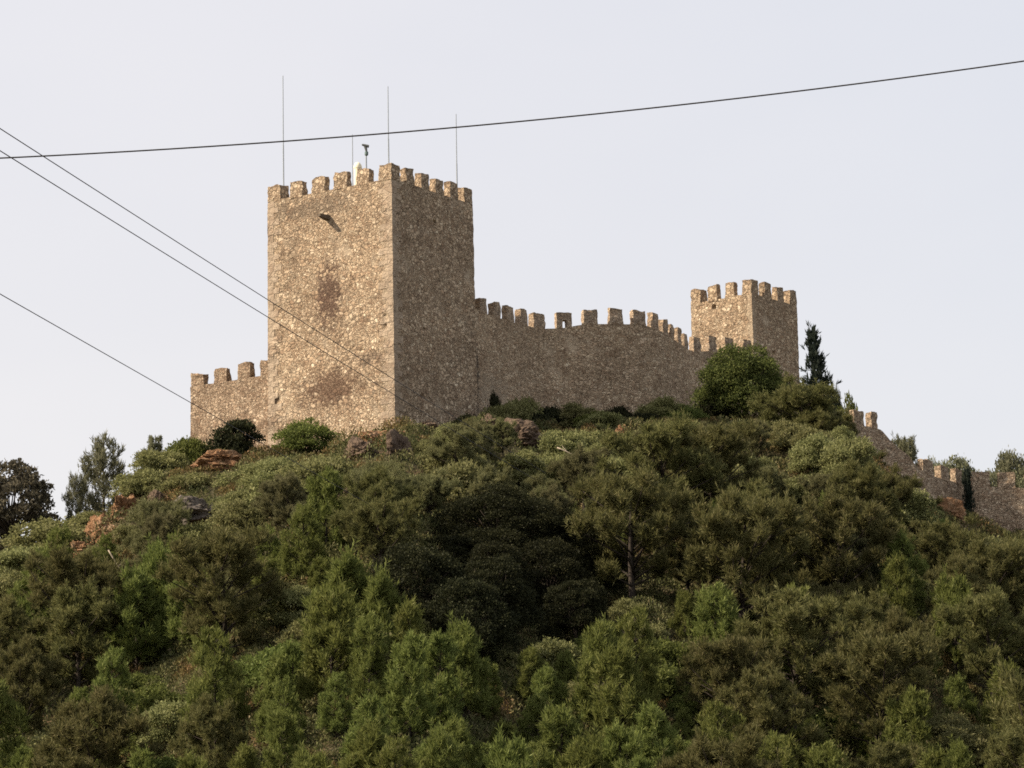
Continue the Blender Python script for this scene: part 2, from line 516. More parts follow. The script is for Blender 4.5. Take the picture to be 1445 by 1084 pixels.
# four thin poles on the roof corners
steel = plain('pole_steel', (.30, .33, .36), .5, .3)
def roof_pt(lx, ly):
    c, s = math.cos(K_ANG), math.sin(K_ANG)
    return np.array([kc[0] + c * lx - s * ly, kc[1] + s * lx + c * ly])
ins = .72
for (lx, ly, px, py, lab) in ((-KL / 2 + ins, -KR / 2 + ins, 395.5, 107, 'tall thin grey pole on the keep roof at the far end of its sunlit side'),
                              (KL / 2 - ins, -KR / 2 + ins, 546.5, 122, 'thin grey pole on the keep roof just behind its front corner'),
                              (KL / 2 - ins, KR / 2 - ins, 646, 161, 'thin grey pole on the keep roof at the outer end of its shaded side'),
                              (-KL / 2 + ins, KR / 2 - ins, 495.5, 190, 'thin grey pole whose tip just meets the power cable, beside the cream dome')):
    p = roof_pt(lx, ly)
    zt = at_y(px, py, p[1])[2]
    z0 = KZ + KH - .02
    e = empty('roof_pole', (p[0], p[1], z0))
    tag(e, lab, 'pole', 'thin poles on the keep roof')
    h = zt - z0
    bm = bmesh.new()
    tube_bm(bm, [(0, 0, 0.0), (0, 0, h * .45), (0, 0, h * .451), (0.015, 0, h)], [.046, .046, .036, .026], 8)
    link('pole_shaft', mesh_bm('pole_shaft', bm, True, R(40)), steel, e)
    bm = bmesh.new()
    tube_bm(bm, [(0, 0, 0.0), (0, 0, .10), (0, 0, .101), (0, 0, .3)], [.16, .16, .075, .075], 10)
    link('pole_foot', mesh_bm('pole_foot', bm, True, R(40)), steel, e)

# weather instrument on a short mast
p = roof_pt(2.75, -KR / 2 + 1.6)
zt = at_y(515, 204, p[1])[2]; z0 = KZ + KH - .02
H = zt - z0
px0 = project((p[0], p[1], z0))[0]
p[0] += (517 - px0) / F_PX * p[1] * 1.02
ins_e = empty('roof_instrument', (p[0], p[1], z0))
tag(ins_e, 'small grey instrument with a tilted head on a short mast above the keep merlons', 'instrument')
dark = plain('instrument_grey', (.10, .105, .10), .6)
bm = bmesh.new(); tube_bm(bm, [(0, 0, 0), (0, 0, H - .62)], [.055, .05], 8)
link('mast', mesh_bm('mast', bm, True, R(40)), steel, ins_e)
bm = bmesh.new(); tube_bm(bm, [(0.02, 0, H - .75), (.02, 0, H - .70), (.03, 0, H - .5), (.03, 0, H - .44)], [.06, .12, .12, .07], 10)
link('clamp', mesh_bm('clamp', bm, True, R(40)), plain('instrument_green', (.12, .17, .16), .6), ins_e)
bm = bmesh.new(); tube_bm(bm, [(0.02, 0, H - .46), (.0, 0, H - .3), (-.06, 0, H - .12), (-.05, 0, H - .08)], [.06, .085, .085, .06], 8)
link('bracket', mesh_bm('bracket', bm, True, R(40)), dark, ins_e)
bm = bmesh.new(); tube_bm(bm, [(-.27, 0, H + .0), (-.24, 0, H - .01), (-.08, 0, H - .06), (.16, 0, H - .13), (.19, 0, H - .135)], [.02, .06, .085, .10, .07], 10)
link('tilted_head', mesh_bm('tilted_head', bm, True, R(40)), dark, ins_e)

# cream domed cover behind the parapet
p = roof_pt(2.0, -KR / 2 + 2.4)
z0 = KZ + KH - .02
zt = at_y(503, 229, p[1])[2]
px0 = project((p[0], p[1], z0))[0]
p[0] += (505 - px0) / F_PX * p[1] * 1.02
dome = empty('roof_dome', (p[0], p[1], z0))
tag(dome, 'pale cream rounded dome peeping over the keep parapet beside the instrument', 'dome')
cream = plain('cream_paint', (.74, .68, .50), .7, 0, .06)
H = zt - z0
bm = bmesh.new(); tube_bm(bm, [(0, 0, 0), (0, 0, H - .42)], [.25, .25], 24)
link('drum', mesh_bm('drum', bm, True, R(40)), cream, dome)
bm = bmesh.new()
tube_bm(bm, [(0, 0, H - .418), (0, 0, H - .38)] + [(0, 0, H - .38 + .38 * math.sin(a)) for a in np.linspace(.1, 1.5, 9)], [.27, .27] + [.27 * math.cos(a) for a in np.linspace(.1, 1.5, 9)], 24)
link('dome_cap', mesh_bm('dome_cap', bm, True, R(40)), cream, dome)

# ------------------------------------------------------------------ curtain walls
def poly_sample(pts, step):
    """resample a polyline of (x, y, ztop); returns points and their distance along it"""
    pts = np.array(pts, float)
    seg = np.hypot(np.diff(pts[:, 0]), np.diff(pts[:, 1]))
    s = np.concatenate([[0], np.cumsum(seg)])
    n = max(2, int(s[-1] / step))
    ss = np.linspace(0, s[-1], n + 1)
    out = np.stack([np.interp(ss, s, pts[:, k]) for k in range(3)], 1)
    return out, ss

class CurtainWall:
    def __init__(self, name, label, path_px, mat, thick=1.5, step=.16, smooth_n=3, depth_below=3.0):
        pts = [at_y(*p) for p in path_px]
        P, S = poly_sample(pts, step)
        for _ in range(smooth_n):
            P[1:-1] = (P[:-2] + P[1:-1] * 2 + P[2:]) / 4
        self.P, self.S, self.thick, self.mat = P, S, thick, mat
        tan = np.gradient(P[:, :2], axis=0); tan /= np.linalg.norm(tan, axis=1)[:, None]
        self.T = tan
        nrm = np.stack([tan[:, 1], -tan[:, 0]], 1)       # outward = to the right of travel (towards the camera when going right)
        self.Nn = nrm
        self.px = np.array([project(p)[0] for p in P])
        mid = P[len(P) // 2]
        self.base = np.array([mid[0], mid[1], gz(mid[0], mid[1])])
        self.root = empty(name, tuple(self.base))
        tag(self.root, label, 'castle wall')
        # swept section
        zb = np.array([min(gz(p[0] + n[0] * .2, p[1] + n[1] * .2), gz(p[0] - n[0] * thick, p[1] - n[1] * thick)) - depth_below for p, n in zip(P, nrm)])
        zb = np.minimum(zb, P[:, 2] - 2)
        hmax = (P[:, 2] - zb).max()
        nv = int(hmax / .16)
        nt_ = max(2, int(thick / .3))
        rows = []
        bm = bmesh.new()
        for p, n, z in zip(P, nrm, zb):
            r = []
            for j in range(nv + 1):
                f = j / nv
                zz = z + (p[2] - z) * f
                bat = .12 * (1 - f)
                r.append((p[0] + n[0] * bat, p[1] + n[1] * bat, zz))
            for j in range(1, nt_ + 1):
                r.append((p[0] - n[0] * thick * j / nt_, p[1] - n[1] * thick * j / nt_, p[2]))
            for j in range(1, nv + 1, 6):
                f = 1 - j / nv
                r.append((p[0] - n[0] * thick, p[1] - n[1] * thick, z + (p[2] - z) * f))
            rows.append([bm.verts.new(Vector(v) - Vector(self.base)) for v in r])
        m_ = len(rows[0])
        for a, c in zip(rows, rows[1:]):
            for j in range(m_ - 1):
                bm.faces.new((a[j], c[j], c[j + 1], a[j + 1]))
        # ends, closed with strips between the two faces
        for rr_ in (rows[0], rows[-1]):
            bm.faces.new(rr_)
        rough(bm, .035, Matrix.Translation(Vector(self.base)))
        link('wall_body', mesh_bm('wall_body', bm, True, R(40)), mat, self.root)
    def at_px(self, px):
        return float(np.interp(px, self.px, np.arange(len(self.px))))
    def merlon(self, px0, px1, h=1.0, d=.52, worn=0, hole=False, seed=0, wmin=.0):
        i0, i1 = self.at_px(px0), self.at_px(px1)
        def pt(i):
            k = int(np.clip(i, 0, len(self.P) - 1.001)); f = i - k
            return self.P[k] * (1 - f) + self.P[k + 1] * f
        a, c = pt(i0), pt(i1)
        w = max(float(np.hypot(*(c - a)[:2])), wmin)
        mid = pt((i0 + i1) / 2)
        k = int(np.clip((i0 + i1) / 2, 0, len(self.P) - 1))
        ang = math.atan2(self.T[k][1], self.T[k][0])
        n = self.Nn[k]
        if hole:
            bm = bmesh.new()
            hw, hz0, hz1 = .14, .10, .52
            off = .03
            def R4(x0, x1, z): return [(x0, -d / 2, z), (x1, -d / 2, z), (x1, d / 2, z), (x0, d / 2, z)]
            block(R4(-w / 2, off - hw, -.06), R4(-w / 2, off - hw, hz1), .1, bm=bm)
            block(R4(off + hw, w / 2, -.06), R4(off + hw, w / 2, hz1), .1, bm=bm)
            block(R4(-w / 2, w / 2, hz1), R4(-w / 2, w / 2, h), .1, bm=bm)
            bmesh.ops.remove_doubles(bm, verts=bm.verts, dist=.03)
            rot = Matrix.Rotation(ang, 3, 'Z')
            for v in bm.verts:
                v.co = rot @ (v.co + noise.noise_vector(v.co * 4) * .035)
            me = mesh_bm('merlon', bm, True, R(40))
        else:
            me = merlon_mesh('merlon', w, d, h, ang, seed, worn)
        o = link('merlon', me, self.mat, self.root)
        o.location = (mid[0] - n[0] * (d / 2 - .008) - self.base[0], mid[1] - n[1] * (d / 2 - .008) - self.base[1], mid[2] - self.base[2])
        return o

wall_stone = stone_material('curtain_rubble', tint=(1.30, 1.29, 1.25), plaster=.36, scale=3.9, squash=1.75, relief=.7,
    stains=[('X', -5.0, 1.2, 1.6, 2.2, .55, (.34, .27, .20)), ('X', 2.5, .4, 5, .8, .35, (.30, .25, .21)), ('X', -6.0, 1.9, 1.2, .6, .6, (.12, .10, .09)), ('X', -8.7, 3.0, 1.0, 2.4, .7, (.36, .29, .21)), ('X', -9.8, 4.2, .3, 2.6, .85, (.05, .042, .036))])  # last patch paints the dark crack beside the keep into the colour
# thick curtain wall from the keep to the square turret; heights are of the crenel sills
SILL = 22
cw = CurtainWall('curtain_wall', 'long curved shaded battlemented wall linking the keep to the small square turret',
    [(664, 433, 267.6), (690, 444, 269.4), (727, 456, 271.7), (748, 461, 273.2), (766, 464, 274.1), (790, 463.5, 274.6), (822, 458, 275.0), (850, 457, 275.4), (880, 457, 275.8), (903, 458, 276.2),
     (920, 462, 276.8), (935, 469, 277.6), (952, 480, 278.8), (968, 491, 280.2), (978, 496, 281.2), (1000, 496, 282.1), (1024, 498, 283.3), (1048, 501, 284.5), (1064, 503, 285.3)], wall_stone)
for k, (a, c, h, hole) in enumerate([(678, 688, 1.0, 0), (697, 707, 1.0, 0), (716, 726, 1.0, 0), (735, 745, 1.02, 0), (753, 771, 1.0, 0), (786, 807, 1.02, 1), (823.5, 844, 1.0, 0),
                                     (860, 879.5, 1.03, 0), (893, 911, 1.0, 0), (921, 929.5, 1.05, 0), (936.5, 943.5, 1.05, 0), (947, 952, 1.05, 0), (957, 962, 1.05, 0), (966, 971, 1.05, 0),
                                     (979, 990, 1.05, 0), (1001, 1012, 1.1, 0), (1024, 1036.5, 1.1, 0), (1049, 1061, 1.1, 0)]):
    cw.merlon(a, c, h, .5, 0, bool(hole), 31 + k)

left_stone = stone_material('left_wall_rubble', tint=(1.10, 1.07, 1.06), plaster=.3, scale=4.4)
pL = at_y(383, 529, 266.0)
pl2 = at_z(269, 545, pL[2] + .05)
lw = CurtainWall('outer_wall', 'low sunlit battlemented wall with a broken end beside the keep', [(269, 546, float(pl2[1])), (300, 541, float(pl2[1] + (266 - pl2[1]) * .27)), (384, 528, 266.0)], left_stone, 1.6, depth_below=3)
for k, (a, c, h, w) in enumerate([(269.5, 288, .92, .45), (301.5, 320, .96, .12), (335, 353.5, 1.02, -.08), (367.5, 382, .98, 0)]):
    lw.merlon(a, c, h, .55, w, False, 71 + k)

low_stone = stone_material('lower_wall_rubble', tint=(1.22, 1.22, 1.22), plaster=.2, scale=3.8, squash=1.6)
rw = CurtainWall('descending_wall', 'battlemented wall stepping down the hill past the dark cypress', [(1175, 598, 269.5), (1200, 599, 270.5), (1222, 602, 271.6), (1238, 604, 272.6), (1244, 606, 272.7), (1256, 622, 272.9), (1285, 645, 273.3), (1297, 664, 273.6),
      (1320, 673, 275.3), (1342, 679, 277), (1360, 683, 278.4), (1370, 686, 278.8), (1400, 687, 279), (1445, 689, 279.1), (1490, 692, 279.3), (1560, 700, 279.6), (1640, 712, 280)], low_stone, 1.5)
for k, (a, c, h) in enumerate([(1205, 1220, 1.0), (1230, 1239, 1.02), (1303, 1318, 1.0), (1328, 1340, .98), (1349, 1358, .95), (1372, 1398, .95), (1409, 1433, .98), (1447, 1471, .98), (1487, 1511, .98)]):
    rw.merlon(a, c, h, .5, 0, False, 91 + k)

# ------------------------------------------------------------------ the small square turret
T0 = at_y(1060, 393, 286.5)
TL, TR = 5.15, 5.6
A_T = R(37.5)
tl = np.array([-math.cos(A_T), math.sin(A_T)]); tr = np.array([math.sin(A_T), math.cos(A_T)])
tc = T0[:2] + tl * TL / 2 + tr * TR / 2
TZ = gz(T0[0], T0[1]) - 3.5
T_ANG = math.atan2(-tl[1], -tl[0])
tur = empty('castle_turret', (tc[0], tc[1], TZ), T_ANG)
tag(tur, 'smaller square battlemented stone tower at the end of the curved wall, beside the leaning cypress', 'castle tower')
TM = 1.05
TH = T0[2] - TM - TZ
tur_stone = stone_material('turret_rubble', tint=(1.22, 1.21, 1.17), plaster=.36, scale=3.5, face_y=-TR / 2, strips=[('X', TL / 2, .6, .8), ('X', -TL / 2, .4, .6)],
    stains=[('X', .2, TH - 3.1, 2.2, .35, .35, (.16, .12, .085))])
b, t = box_pts(0, 0, 0, TH, TL, TR)
b = [(x * 1.02, y * 1.02, z) for x, y, z in b]
bm = block(b, t, .14, [(1, .45, .75, .13, .13, .25), (0, .38, .97, .12, .12, .25), (1, .6, .5, .12, .12, .25)])
rough(bm, .04)
link('turret_wall', mesh_bm('turret_wall', bm, True, R(38)), tur_stone, tur)
for i in range(4):
    d_ = .9 if i in (0, 3) else .5
    o = link('merlon', merlon_mesh('turret_merlon', .82, d_, TM * (1 + .03 * math.sin(i * 5)), 0, 111 + i), tur_stone, tur)
    o.location = (-TL / 2 + .41 + i * (TL - .82) / 3, -TR / 2 + d_ / 2 - .006, TH)
for i in range(1, 4):
    w_ = .82 if i == 3 else .5
    o = link('merlon', merlon_mesh('turret_merlon', w_, .85, TM * (1 + .03 * math.sin(i * 4)), 0, 121 + i), tur_stone, tur)
    o.location = (TL / 2 - w_ / 2 + .006, -TR / 2 + .45 + i * (TR - .9) / 3, TH)

# ------------------------------------------------------------------ overhead cables
cable = plain('cable_sheath', (.05, .048, .05), .7)
def cable_obj(name, pts, r, label):
    pts = [Vector(p) for p in pts]
    base = pts[0]
    bm = bmesh.new()
    tube_bm(bm, [p - base for p in pts], [r] * len(pts), 8)
    o = link(name, mesh_bm(name, bm, True, R(60)), cable)
    o.location = base
    tag(o, label, 'cable', 'overhead cables')
cf = np.polyfit([0, 360, 722, 1084, 1445], [222, 205.5, 171, 133, 87], 2)
cable_obj('power_cable', [at_y(px, float(np.polyval(cf, px)), 56) for px in np.linspace(-900, 2300, 60)], .0108, 'thick grey overhead cable sagging across the sky in front of the keep poles')
def straight(px0, py0, y0, px1, py1, y1, sag=.0):
    a, c = at_y(px0, py0, y0), at_y(px1, py1, y1)
    out = []
    for f in np.linspace(0, 1, 40):
        v = a * (1 - f) + c * f
        v[2] -= sag * 4 * f * (1 - f)
        out.append(v)
    return out
cable_obj('power_cable', straight(-300, -12, 95, 770, 668, 236, .12), .0150, 'upper of the two close thin cables slanting down across the keep')
cable_obj('power_cable', straight(-300, 25, 93, 755, 677, 234, .10), .0150, 'lower of the two close thin cables slanting down across the keep')
cable_obj('power_cable', straight(-300, 244, 95, 560, 734, 238, .0), .0145, 'lowest thin cable slanting down past the broken end of the low wall')

# ------------------------------------------------------------------ rocks
def rock_material(name, a, b, c):
    m, nt = new_mat(name); q = N(nt)
    co = q.node('ShaderNodeTexCoord').outputs['Object']
    n = q.noise(co, 1.3, 7, .7); n2 = q.noise(co, 6, 5, .7)
    col = q.ramp(n.outputs['Fac'], [(.32, a), (.5, b), (.68, c)])
    col = q.mix(.7, col, q.ramp(n2.outputs['Fac'], [(.3, .2), (.7, .8)]), 'OVERLAY')
    bmp = q.node('ShaderNodeBump'); bmp.inputs['Distance'].default_value = .2; bmp.inputs['Strength'].default_value = 1
    q.link(n2.outputs['Fac'], bmp.inputs['Height'])
    q.out(col, 1, bmp.outputs[0])
    return m
ROCK = {'orange': rock_material('orange_rock', (.13, .065, .035), (.26, .145, .075), (.36, .25, .16)),
        'grey': rock_material('grey_rock', (.07, .057, .048), (.14, .118, .098), (.215, .185, .155)),
        'brown': rock_material('brown_rock', (.05, .034, .026), (.12, .085, .06), (.22, .16, .11))}
ROCKS = []
def rock(px, py, wpx, hpx, kind, label, seed, Y=None):
    if Y is None: x, y, z = hit(px, py + hpx * .45)
    else: x, y, _ = at_y(px, py, Y); z = gz(x, y)
    s = y * 1.02 / F_PX
    w, h = wpx * s, hpx * s
    ROCKS.append((x, y, w * .55))
    bm = bmesh.new()
    bmesh.ops.create_icosphere(bm, subdivisions=5, radius=1)
    o = Vector((seed * 3.3, seed * 1.7, seed * .9))
    rr = random.Random(seed)
    cuts = []
    for _ in range(22):
        nn = Vector((rr.gauss(0, 1), rr.gauss(0, 1), rr.gauss(0, .8))).normalized()
        cuts.append((nn, rr.uniform(.48, .95)))
    for v in bm.verts:
        c = v.co.normalized()
        k = 1.1
        for nn, dd in cuts:
            t_ = c.dot(nn)
            if t_ > .15: k = min(k, dd / t_)
        strata = .09 * noise.noise(Vector((c.x * 1.2, c.y * 1.2, c.z * 7)) + o)
        k = k * .95 + strata + .16 * noise.fractal(c * 2.2 + o, .9, 2, 5) + .05 * noise.fractal(c * 9 + o, .7, 2, 3)
        v.co = Vector((c.x * k * w * .58, c.y * k * w * .45, c.z * k * h * .85))
    me = mesh_bm('rock_outcrop', bm, True, R(24))
    ob = link('rock_outcrop', me, ROCK[kind])
    ob.location = (x, y, z + h * .18)
    ob.rotation_euler = (0, 0, seed)
    tag(ob, label, 'rock', 'rock outcrops on the hill')
rock(564, 628, 46, 36, 'brown', 'jagged brown rock right under the front corner of the keep', 1)
rock(507, 632, 60, 30, 'brown', 'dark cleft rock at the foot of the sunlit keep face', 2)
rock(536, 616, 84, 30, 'orange', 'low orange rock ledge along the foot of the sunlit keep face', 3)
rock(604, 602, 46, 22, 'brown', 'low dark rock at the foot of the shaded keep face', 4)
rock(494, 692, 50, 44, 'brown', 'dark overhanging rock alone among shrubs below the keep', 5)
rock(512, 672, 40, 14, 'orange', 'small flat orange rock capping the dark overhang below the keep', 6)
rock(308, 646, 90, 26, 'orange', 'low orange-brown ledge beneath the round bush by the low wall', 7)
rock(176, 712, 66, 40, 'orange', 'bright orange rock highest on the bare left shoulder', 8)
rock(108, 772, 66, 36, 'orange', 'pale orange rock lowest on the bare left shoulder', 9)
rock(280, 718, 104, 36, 'grey', 'broad pale grey rock face below the low wall', 10)
rock(142, 742, 66, 38, 'orange', 'bright orange rock in the middle of the bare left shoulder', 18)
rock(224, 706, 60, 26, 'brown', 'dark brown rock wedged between the grey face and the orange rocks', 11)
rock(800, 626, 80, 20, 'brown', 'low grey-brown rock slab under the middle of the curved wall', 12)
rock(735, 612, 90, 34, 'brown', 'purplish brown rock under the curved wall near the keep', 13)
rock(878, 607, 30, 26, 'orange', 'small tan rock under the curved wall near its bend', 14)
rock(690, 596, 40, 30, 'brown', 'brown rock in the angle of keep and curved wall', 15)
rock(1344, 718, 52, 30, 'orange', 'orange rock at the foot of the stepping wall beside the dark cypress', 16)
rock(1270, 672, 50, 56, 'brown', 'steep brown crag beside the bare step of the descending wall', 17)

# ------------------------------------------------------------------ foliage
M_YP = leaf_material('young_pine_needles', [(0, (0.051, 0.069, 0.018)), (.4, (0.117, 0.143, 0.033)), (.75, (0.183, 0.211, 0.054)), (1, (0.265, 0.273, 0.097))])
M_P = leaf_material('pine_needles', [(0, (0.045, 0.048, 0.018)), (.4, (0.103, 0.106, 0.034)), (.75, (0.171, 0.166, 0.060)), (1, (0.263, 0.231, 0.105))])
M_OAK = leaf_material('dark_leaves', [(0, (0.009, 0.011, 0.006)), (.45, (0.023, 0.026, 0.012)), (.8, (0.045, 0.048, 0.020)), (1, (0.073, 0.073, 0.036))], .22)  # dark species, with the dense shade of the wood put into its colour
M_SH = leaf_material('olive_shrub_leaves', [(0, (0.071, 0.078, 0.030)), (.4, (0.162, 0.171, 0.063)), (.75, (0.252, 0.256, 0.103)), (1, (0.360, 0.340, 0.169))])
M_BR = leaf_material('bright_shrub_leaves', [(0, (0.041, 0.057, 0.015)), (.4, (0.096, 0.122, 0.028)), (.75, (0.150, 0.181, 0.047)), (1, (0.227, 0.238, 0.085))])
M_GR = leaf_material('grey_green_needles', [(0, (0.072, 0.078, 0.048)), (.4, (0.150, 0.158, 0.090)), (.75, (0.228, 0.234, 0.132)), (1, (0.324, 0.312, 0.192))], .42)
M_UN = leaf_material('undergrowth_leaves', [(0, (0.040, 0.044, 0.017)), (.35, (0.091, 0.097, 0.036)), (.62, (0.145, 0.150, 0.054)), (.8, (0.186, 0.161, 0.079)), (1, (0.258, 0.218, 0.131))], .25)
M_CY = leaf_material('cypress_needles', [(0, (.012, .018, .014)), (.45, (.030, .042, .032)), (.8, (.055, .068, .05)), (1, (.08, .09, .06))])
BARK = plain('bark', (.045, .036, .029), .95, 0, .4, 9)
PALEBARK = plain('pale_dead_wood', (.34, .28, .21), .95, 0, .3, 9)

def unit(v): return v / np.maximum(np.linalg.norm(v, axis=-1, keepdims=True), 1e-6)

def blades(P, D, L, W, twist=None):
    """kite-shaped leaves: base points P, directions D, lengths L, widths W -> verts, quads"""
    n = len(P)
    rnd = rng.normal(size=(n, 3))
    S = unit(np.cross(D, rnd))
    L = np.broadcast_to(L, n)[:, None]; W = np.broadcast_to(W, n)[:, None]
    mid = P + D * L * .5
    V = np.stack([P, mid + S * W * .5, P + D * L, mid - S * W * .5], 1).reshape(-1, 3)
    Q = np.arange(n * 4).reshape(n, 4)
    return V, Q

def sphere_pts(n):
    return unit(rng.normal(size=(n, 3)))

def tufts(lobes, n_tuft, per, L, W, up=.6, spread=.55, shell=.55):
    """needle tufts on the lobes of a pine crown; lobes = (centre, radii)"""
    A = []; B = []
    vol = np.array([l[1][0] * l[1][2] for l in lobes]); vol = vol / vol.sum()
    cnt = np.maximum(3, (vol * n_tuft).astype(int))
    for (c, r), k in zip(lobes, cnt):
        d = sphere_pts(k)
        d[:, 2] = np.where(d[:, 2] < -.45, -d[:, 2] * .8, d[:, 2])
        rad = np.minimum(shell * .6 + np.abs(rng.normal(size=(k, 1))) * .52, 1.5)
        A.append(np.array(c) + d * rad * np.array(r))
        B.append(unit(d * .75 + np.array([0, 0, up]) + rng.normal(size=(k, 3)) * .25))
    T = np.concatenate(A); D = np.concatenate(B)
    n = len(T)
    P = np.repeat(T, per, 0)
    DD = unit(np.repeat(D, per, 0) + rng.normal(size=(n * per, 3)) * spread)
    ln = L * (.6 + .7 * rng.random(n * per))
    P = P + np.repeat(D, per, 0) * (rng.random((n * per, 1)) - .5) * L * .9
    return blades(P, DD, ln, W * (.7 + .6 * rng.random(n * per)))

def leaves(lobes, n, L, W, shell=.6, up=.15):
    A = []; B = []
    vol = np.array([l[1][0] * l[1][2] for l in lobes]); vol = vol / vol.sum()
    cnt = np.maximum(8, (vol * n).astype(int))
    for (c, r), k in zip(lobes, cnt):
        d = sphere_pts(k)
        d[:, 2] = np.where(d[:, 2] < -.35, -d[:, 2] * .8, d[:, 2])
        rad = shell + (1.0 - shell) * rng.random((k, 1)) ** .8 + np.abs(rng.normal(size=(k, 1))) * .13
        rad = rad * (1 + .16 * np.sin(d[:, :1] * 7 + c[0] * 5) * np.sin(d[:, 1:2] * 6 + c[1] * 3))
        A.append(np.array(c) + d * rad * np.array(r))
        B.append(unit(d * .6 + np.array([0, 0, up]) + rng.normal(size=(k, 3)) * .7))
    P = np.concatenate(A); D = np.concatenate(B)
    n = len(P)
    return blades(P, D, L * (.6 + .8 * rng.random(n)), W * (.6 + .8 * rng.random(n)))

def limb(bm, a, b, r0, r1, sag=.1, n=5, seg=6):
    a, b = Vector(a), Vector(b)
    side = Vector((random.uniform(-1, 1), random.uniform(-1, 1), random.uniform(-.3, .6))) * (b - a).length * sag
    pts = [a.lerp(b, f) + side * 4 * f * (1 - f) * .5 for f in np.linspace(0, 1, n)]
    tube_bm(bm, pts, [r0 + (r1 - r0) * f for f in np.linspace(0, 1, n)], seg)

class Proto:
    def __init__(s, name, crown, trunk, crown_mat, height, width, cat, trunk_mat=None):
        s.name, s.cat, s.h, s.w = name, cat, height, width
        s.crown, s.trunk = crown, trunk
        s.mat, s.tmat = crown_mat, trunk_mat or BARK

def make_young_pine(i, H=4.6, W=3.0, n=1100):
    random.seed(100 + i)
    lobes = []
    bm = bmesh.new()
    lean = (random.uniform(-.15, .15), random.uniform(-.1, .1))
    limb(bm, (0, 0, -.4), (lean[0], lean[1], H * .93), .10, .02, .02, 7)
    z = .45
    while z < H * .92:
        f = z / H
        rad = W / 2 * (1.08 - f) ** .75 * (1 if f > .22 else .55 + f * 2)
        k = random.randint(3, 5) if f < .8 else 3
        a0 = random.random() * 6.28
        for j in range(k):
            a = a0 + j * 6.283 / k + random.uniform(-.4, .4)
            rr = rad * random.uniform(.55, 1.1)
            tip = (lean[0] * f + math.cos(a) * rr, lean[1] * f + math.sin(a) * rr, z + rr * random.uniform(.35, .8))
            limb(bm, (lean[0] * f, lean[1] * f, z), tip, .035, .012, .1, 4, 5)
            s = random.uniform(.20, .34) * (1.15 - .45 * f)
            lobes.append((tip, (s, s, s * random.uniform(1.6, 2.7))))
            b2 = (tip[0] + random.uniform(-.3, .3), tip[1] + random.uniform(-.3, .3), tip[2] + random.uniform(-.35, .2))
            lobes.append((b2, (s * .8, s * .8, s * random.uniform(1.4, 2.4))))
            if rr > .8:
                lobes.append(((tip[0] * .6, tip[1] * .6, z + (tip[2] - z) * .55), (s * .8, s * .8, s)))
        z += random.uniform(.34, .5)
    lobes.append(((lean[0], lean[1], H * .93), (.16, .16, .42)))
    for _ in range(3):
        a = random.random() * 6.28
        lobes.append(((lean[0] + math.cos(a) * .35, lean[1] + math.sin(a) * .35, H * random.uniform(.8, .9)), (.16, .16, .36)))
    V, Q = tufts(lobes, int(n * 1.35), 13, .28, .037, up=1.0, spread=.45, shell=.35)
    return Proto('young_pine', mesh_np('young_pine_crown', V, Q), mesh_bm('young_pine_trunk', bm), M_YP, H, W, 'pine')

def make_pine(i, H=7.5, W=5.6, n=1700, low=.28, mat=None, flat=1.0):
    random.seed(200 + i)
    lobes = []
    bm = bmesh.new()
    top = (random.uniform(-.5, .5), random.uniform(-.3, .3), H * .86)
    limb(bm, (0, 0, -.6), top, .19, .05, .05, 9, 8)
    nb = 38
    for k in range(nb):
        f = low + (1 - low) * (k + random.random()) / nb
        prof = math.sin(min(1, (f - low) / (1 - low) * .8 + .2) * math.pi) ** .6 if f < .97 else .3
        a = k * 2.4 + random.uniform(-.5, .5)
        rr = W / 2 * prof * random.uniform(.45, 1.12)
        z0 = H * f * .84
        root_ = np.array([top[0] * f, top[1] * f, z0])
        tip = (top[0] * f + math.cos(a) * rr, top[1] * f + math.sin(a) * rr, min(H * random.uniform(.9, .97), z0 + rr * random.uniform(.35, .95) * flat))
        limb(bm, root_, tip, .075 * (1.2 - f), .02, .12, 5, 5)
        s = random.uniform(.30, .55) * W / 5.6
        lobes.append((tip, (s, s, s * random.uniform(1.0, 1.7) * (.4 + .6 * flat))))
        for _ in range(2):
            g_ = random.uniform(.45, .95)
            t2 = root_ * (1 - g_) + np.array(tip) * g_ + np.array([random.uniform(-.5, .5), random.uniform(-.5, .5), random.uniform(-.15, .45)]) * W / 5.6
            lobes.append((tuple(t2), (s * .75, s * .75, s * random.uniform(.9, 1.5) * (.4 + .6 * flat))))
    V, Q = tufts(lobes, int(n * 1.9), 13, .31, .038, up=1.0, spread=.5, shell=.3)
    return Proto('pine_tree', mesh_np('pine_crown', V, Q), mesh_bm('pine_trunk', bm), mat or M_P, H, W, 'pine')

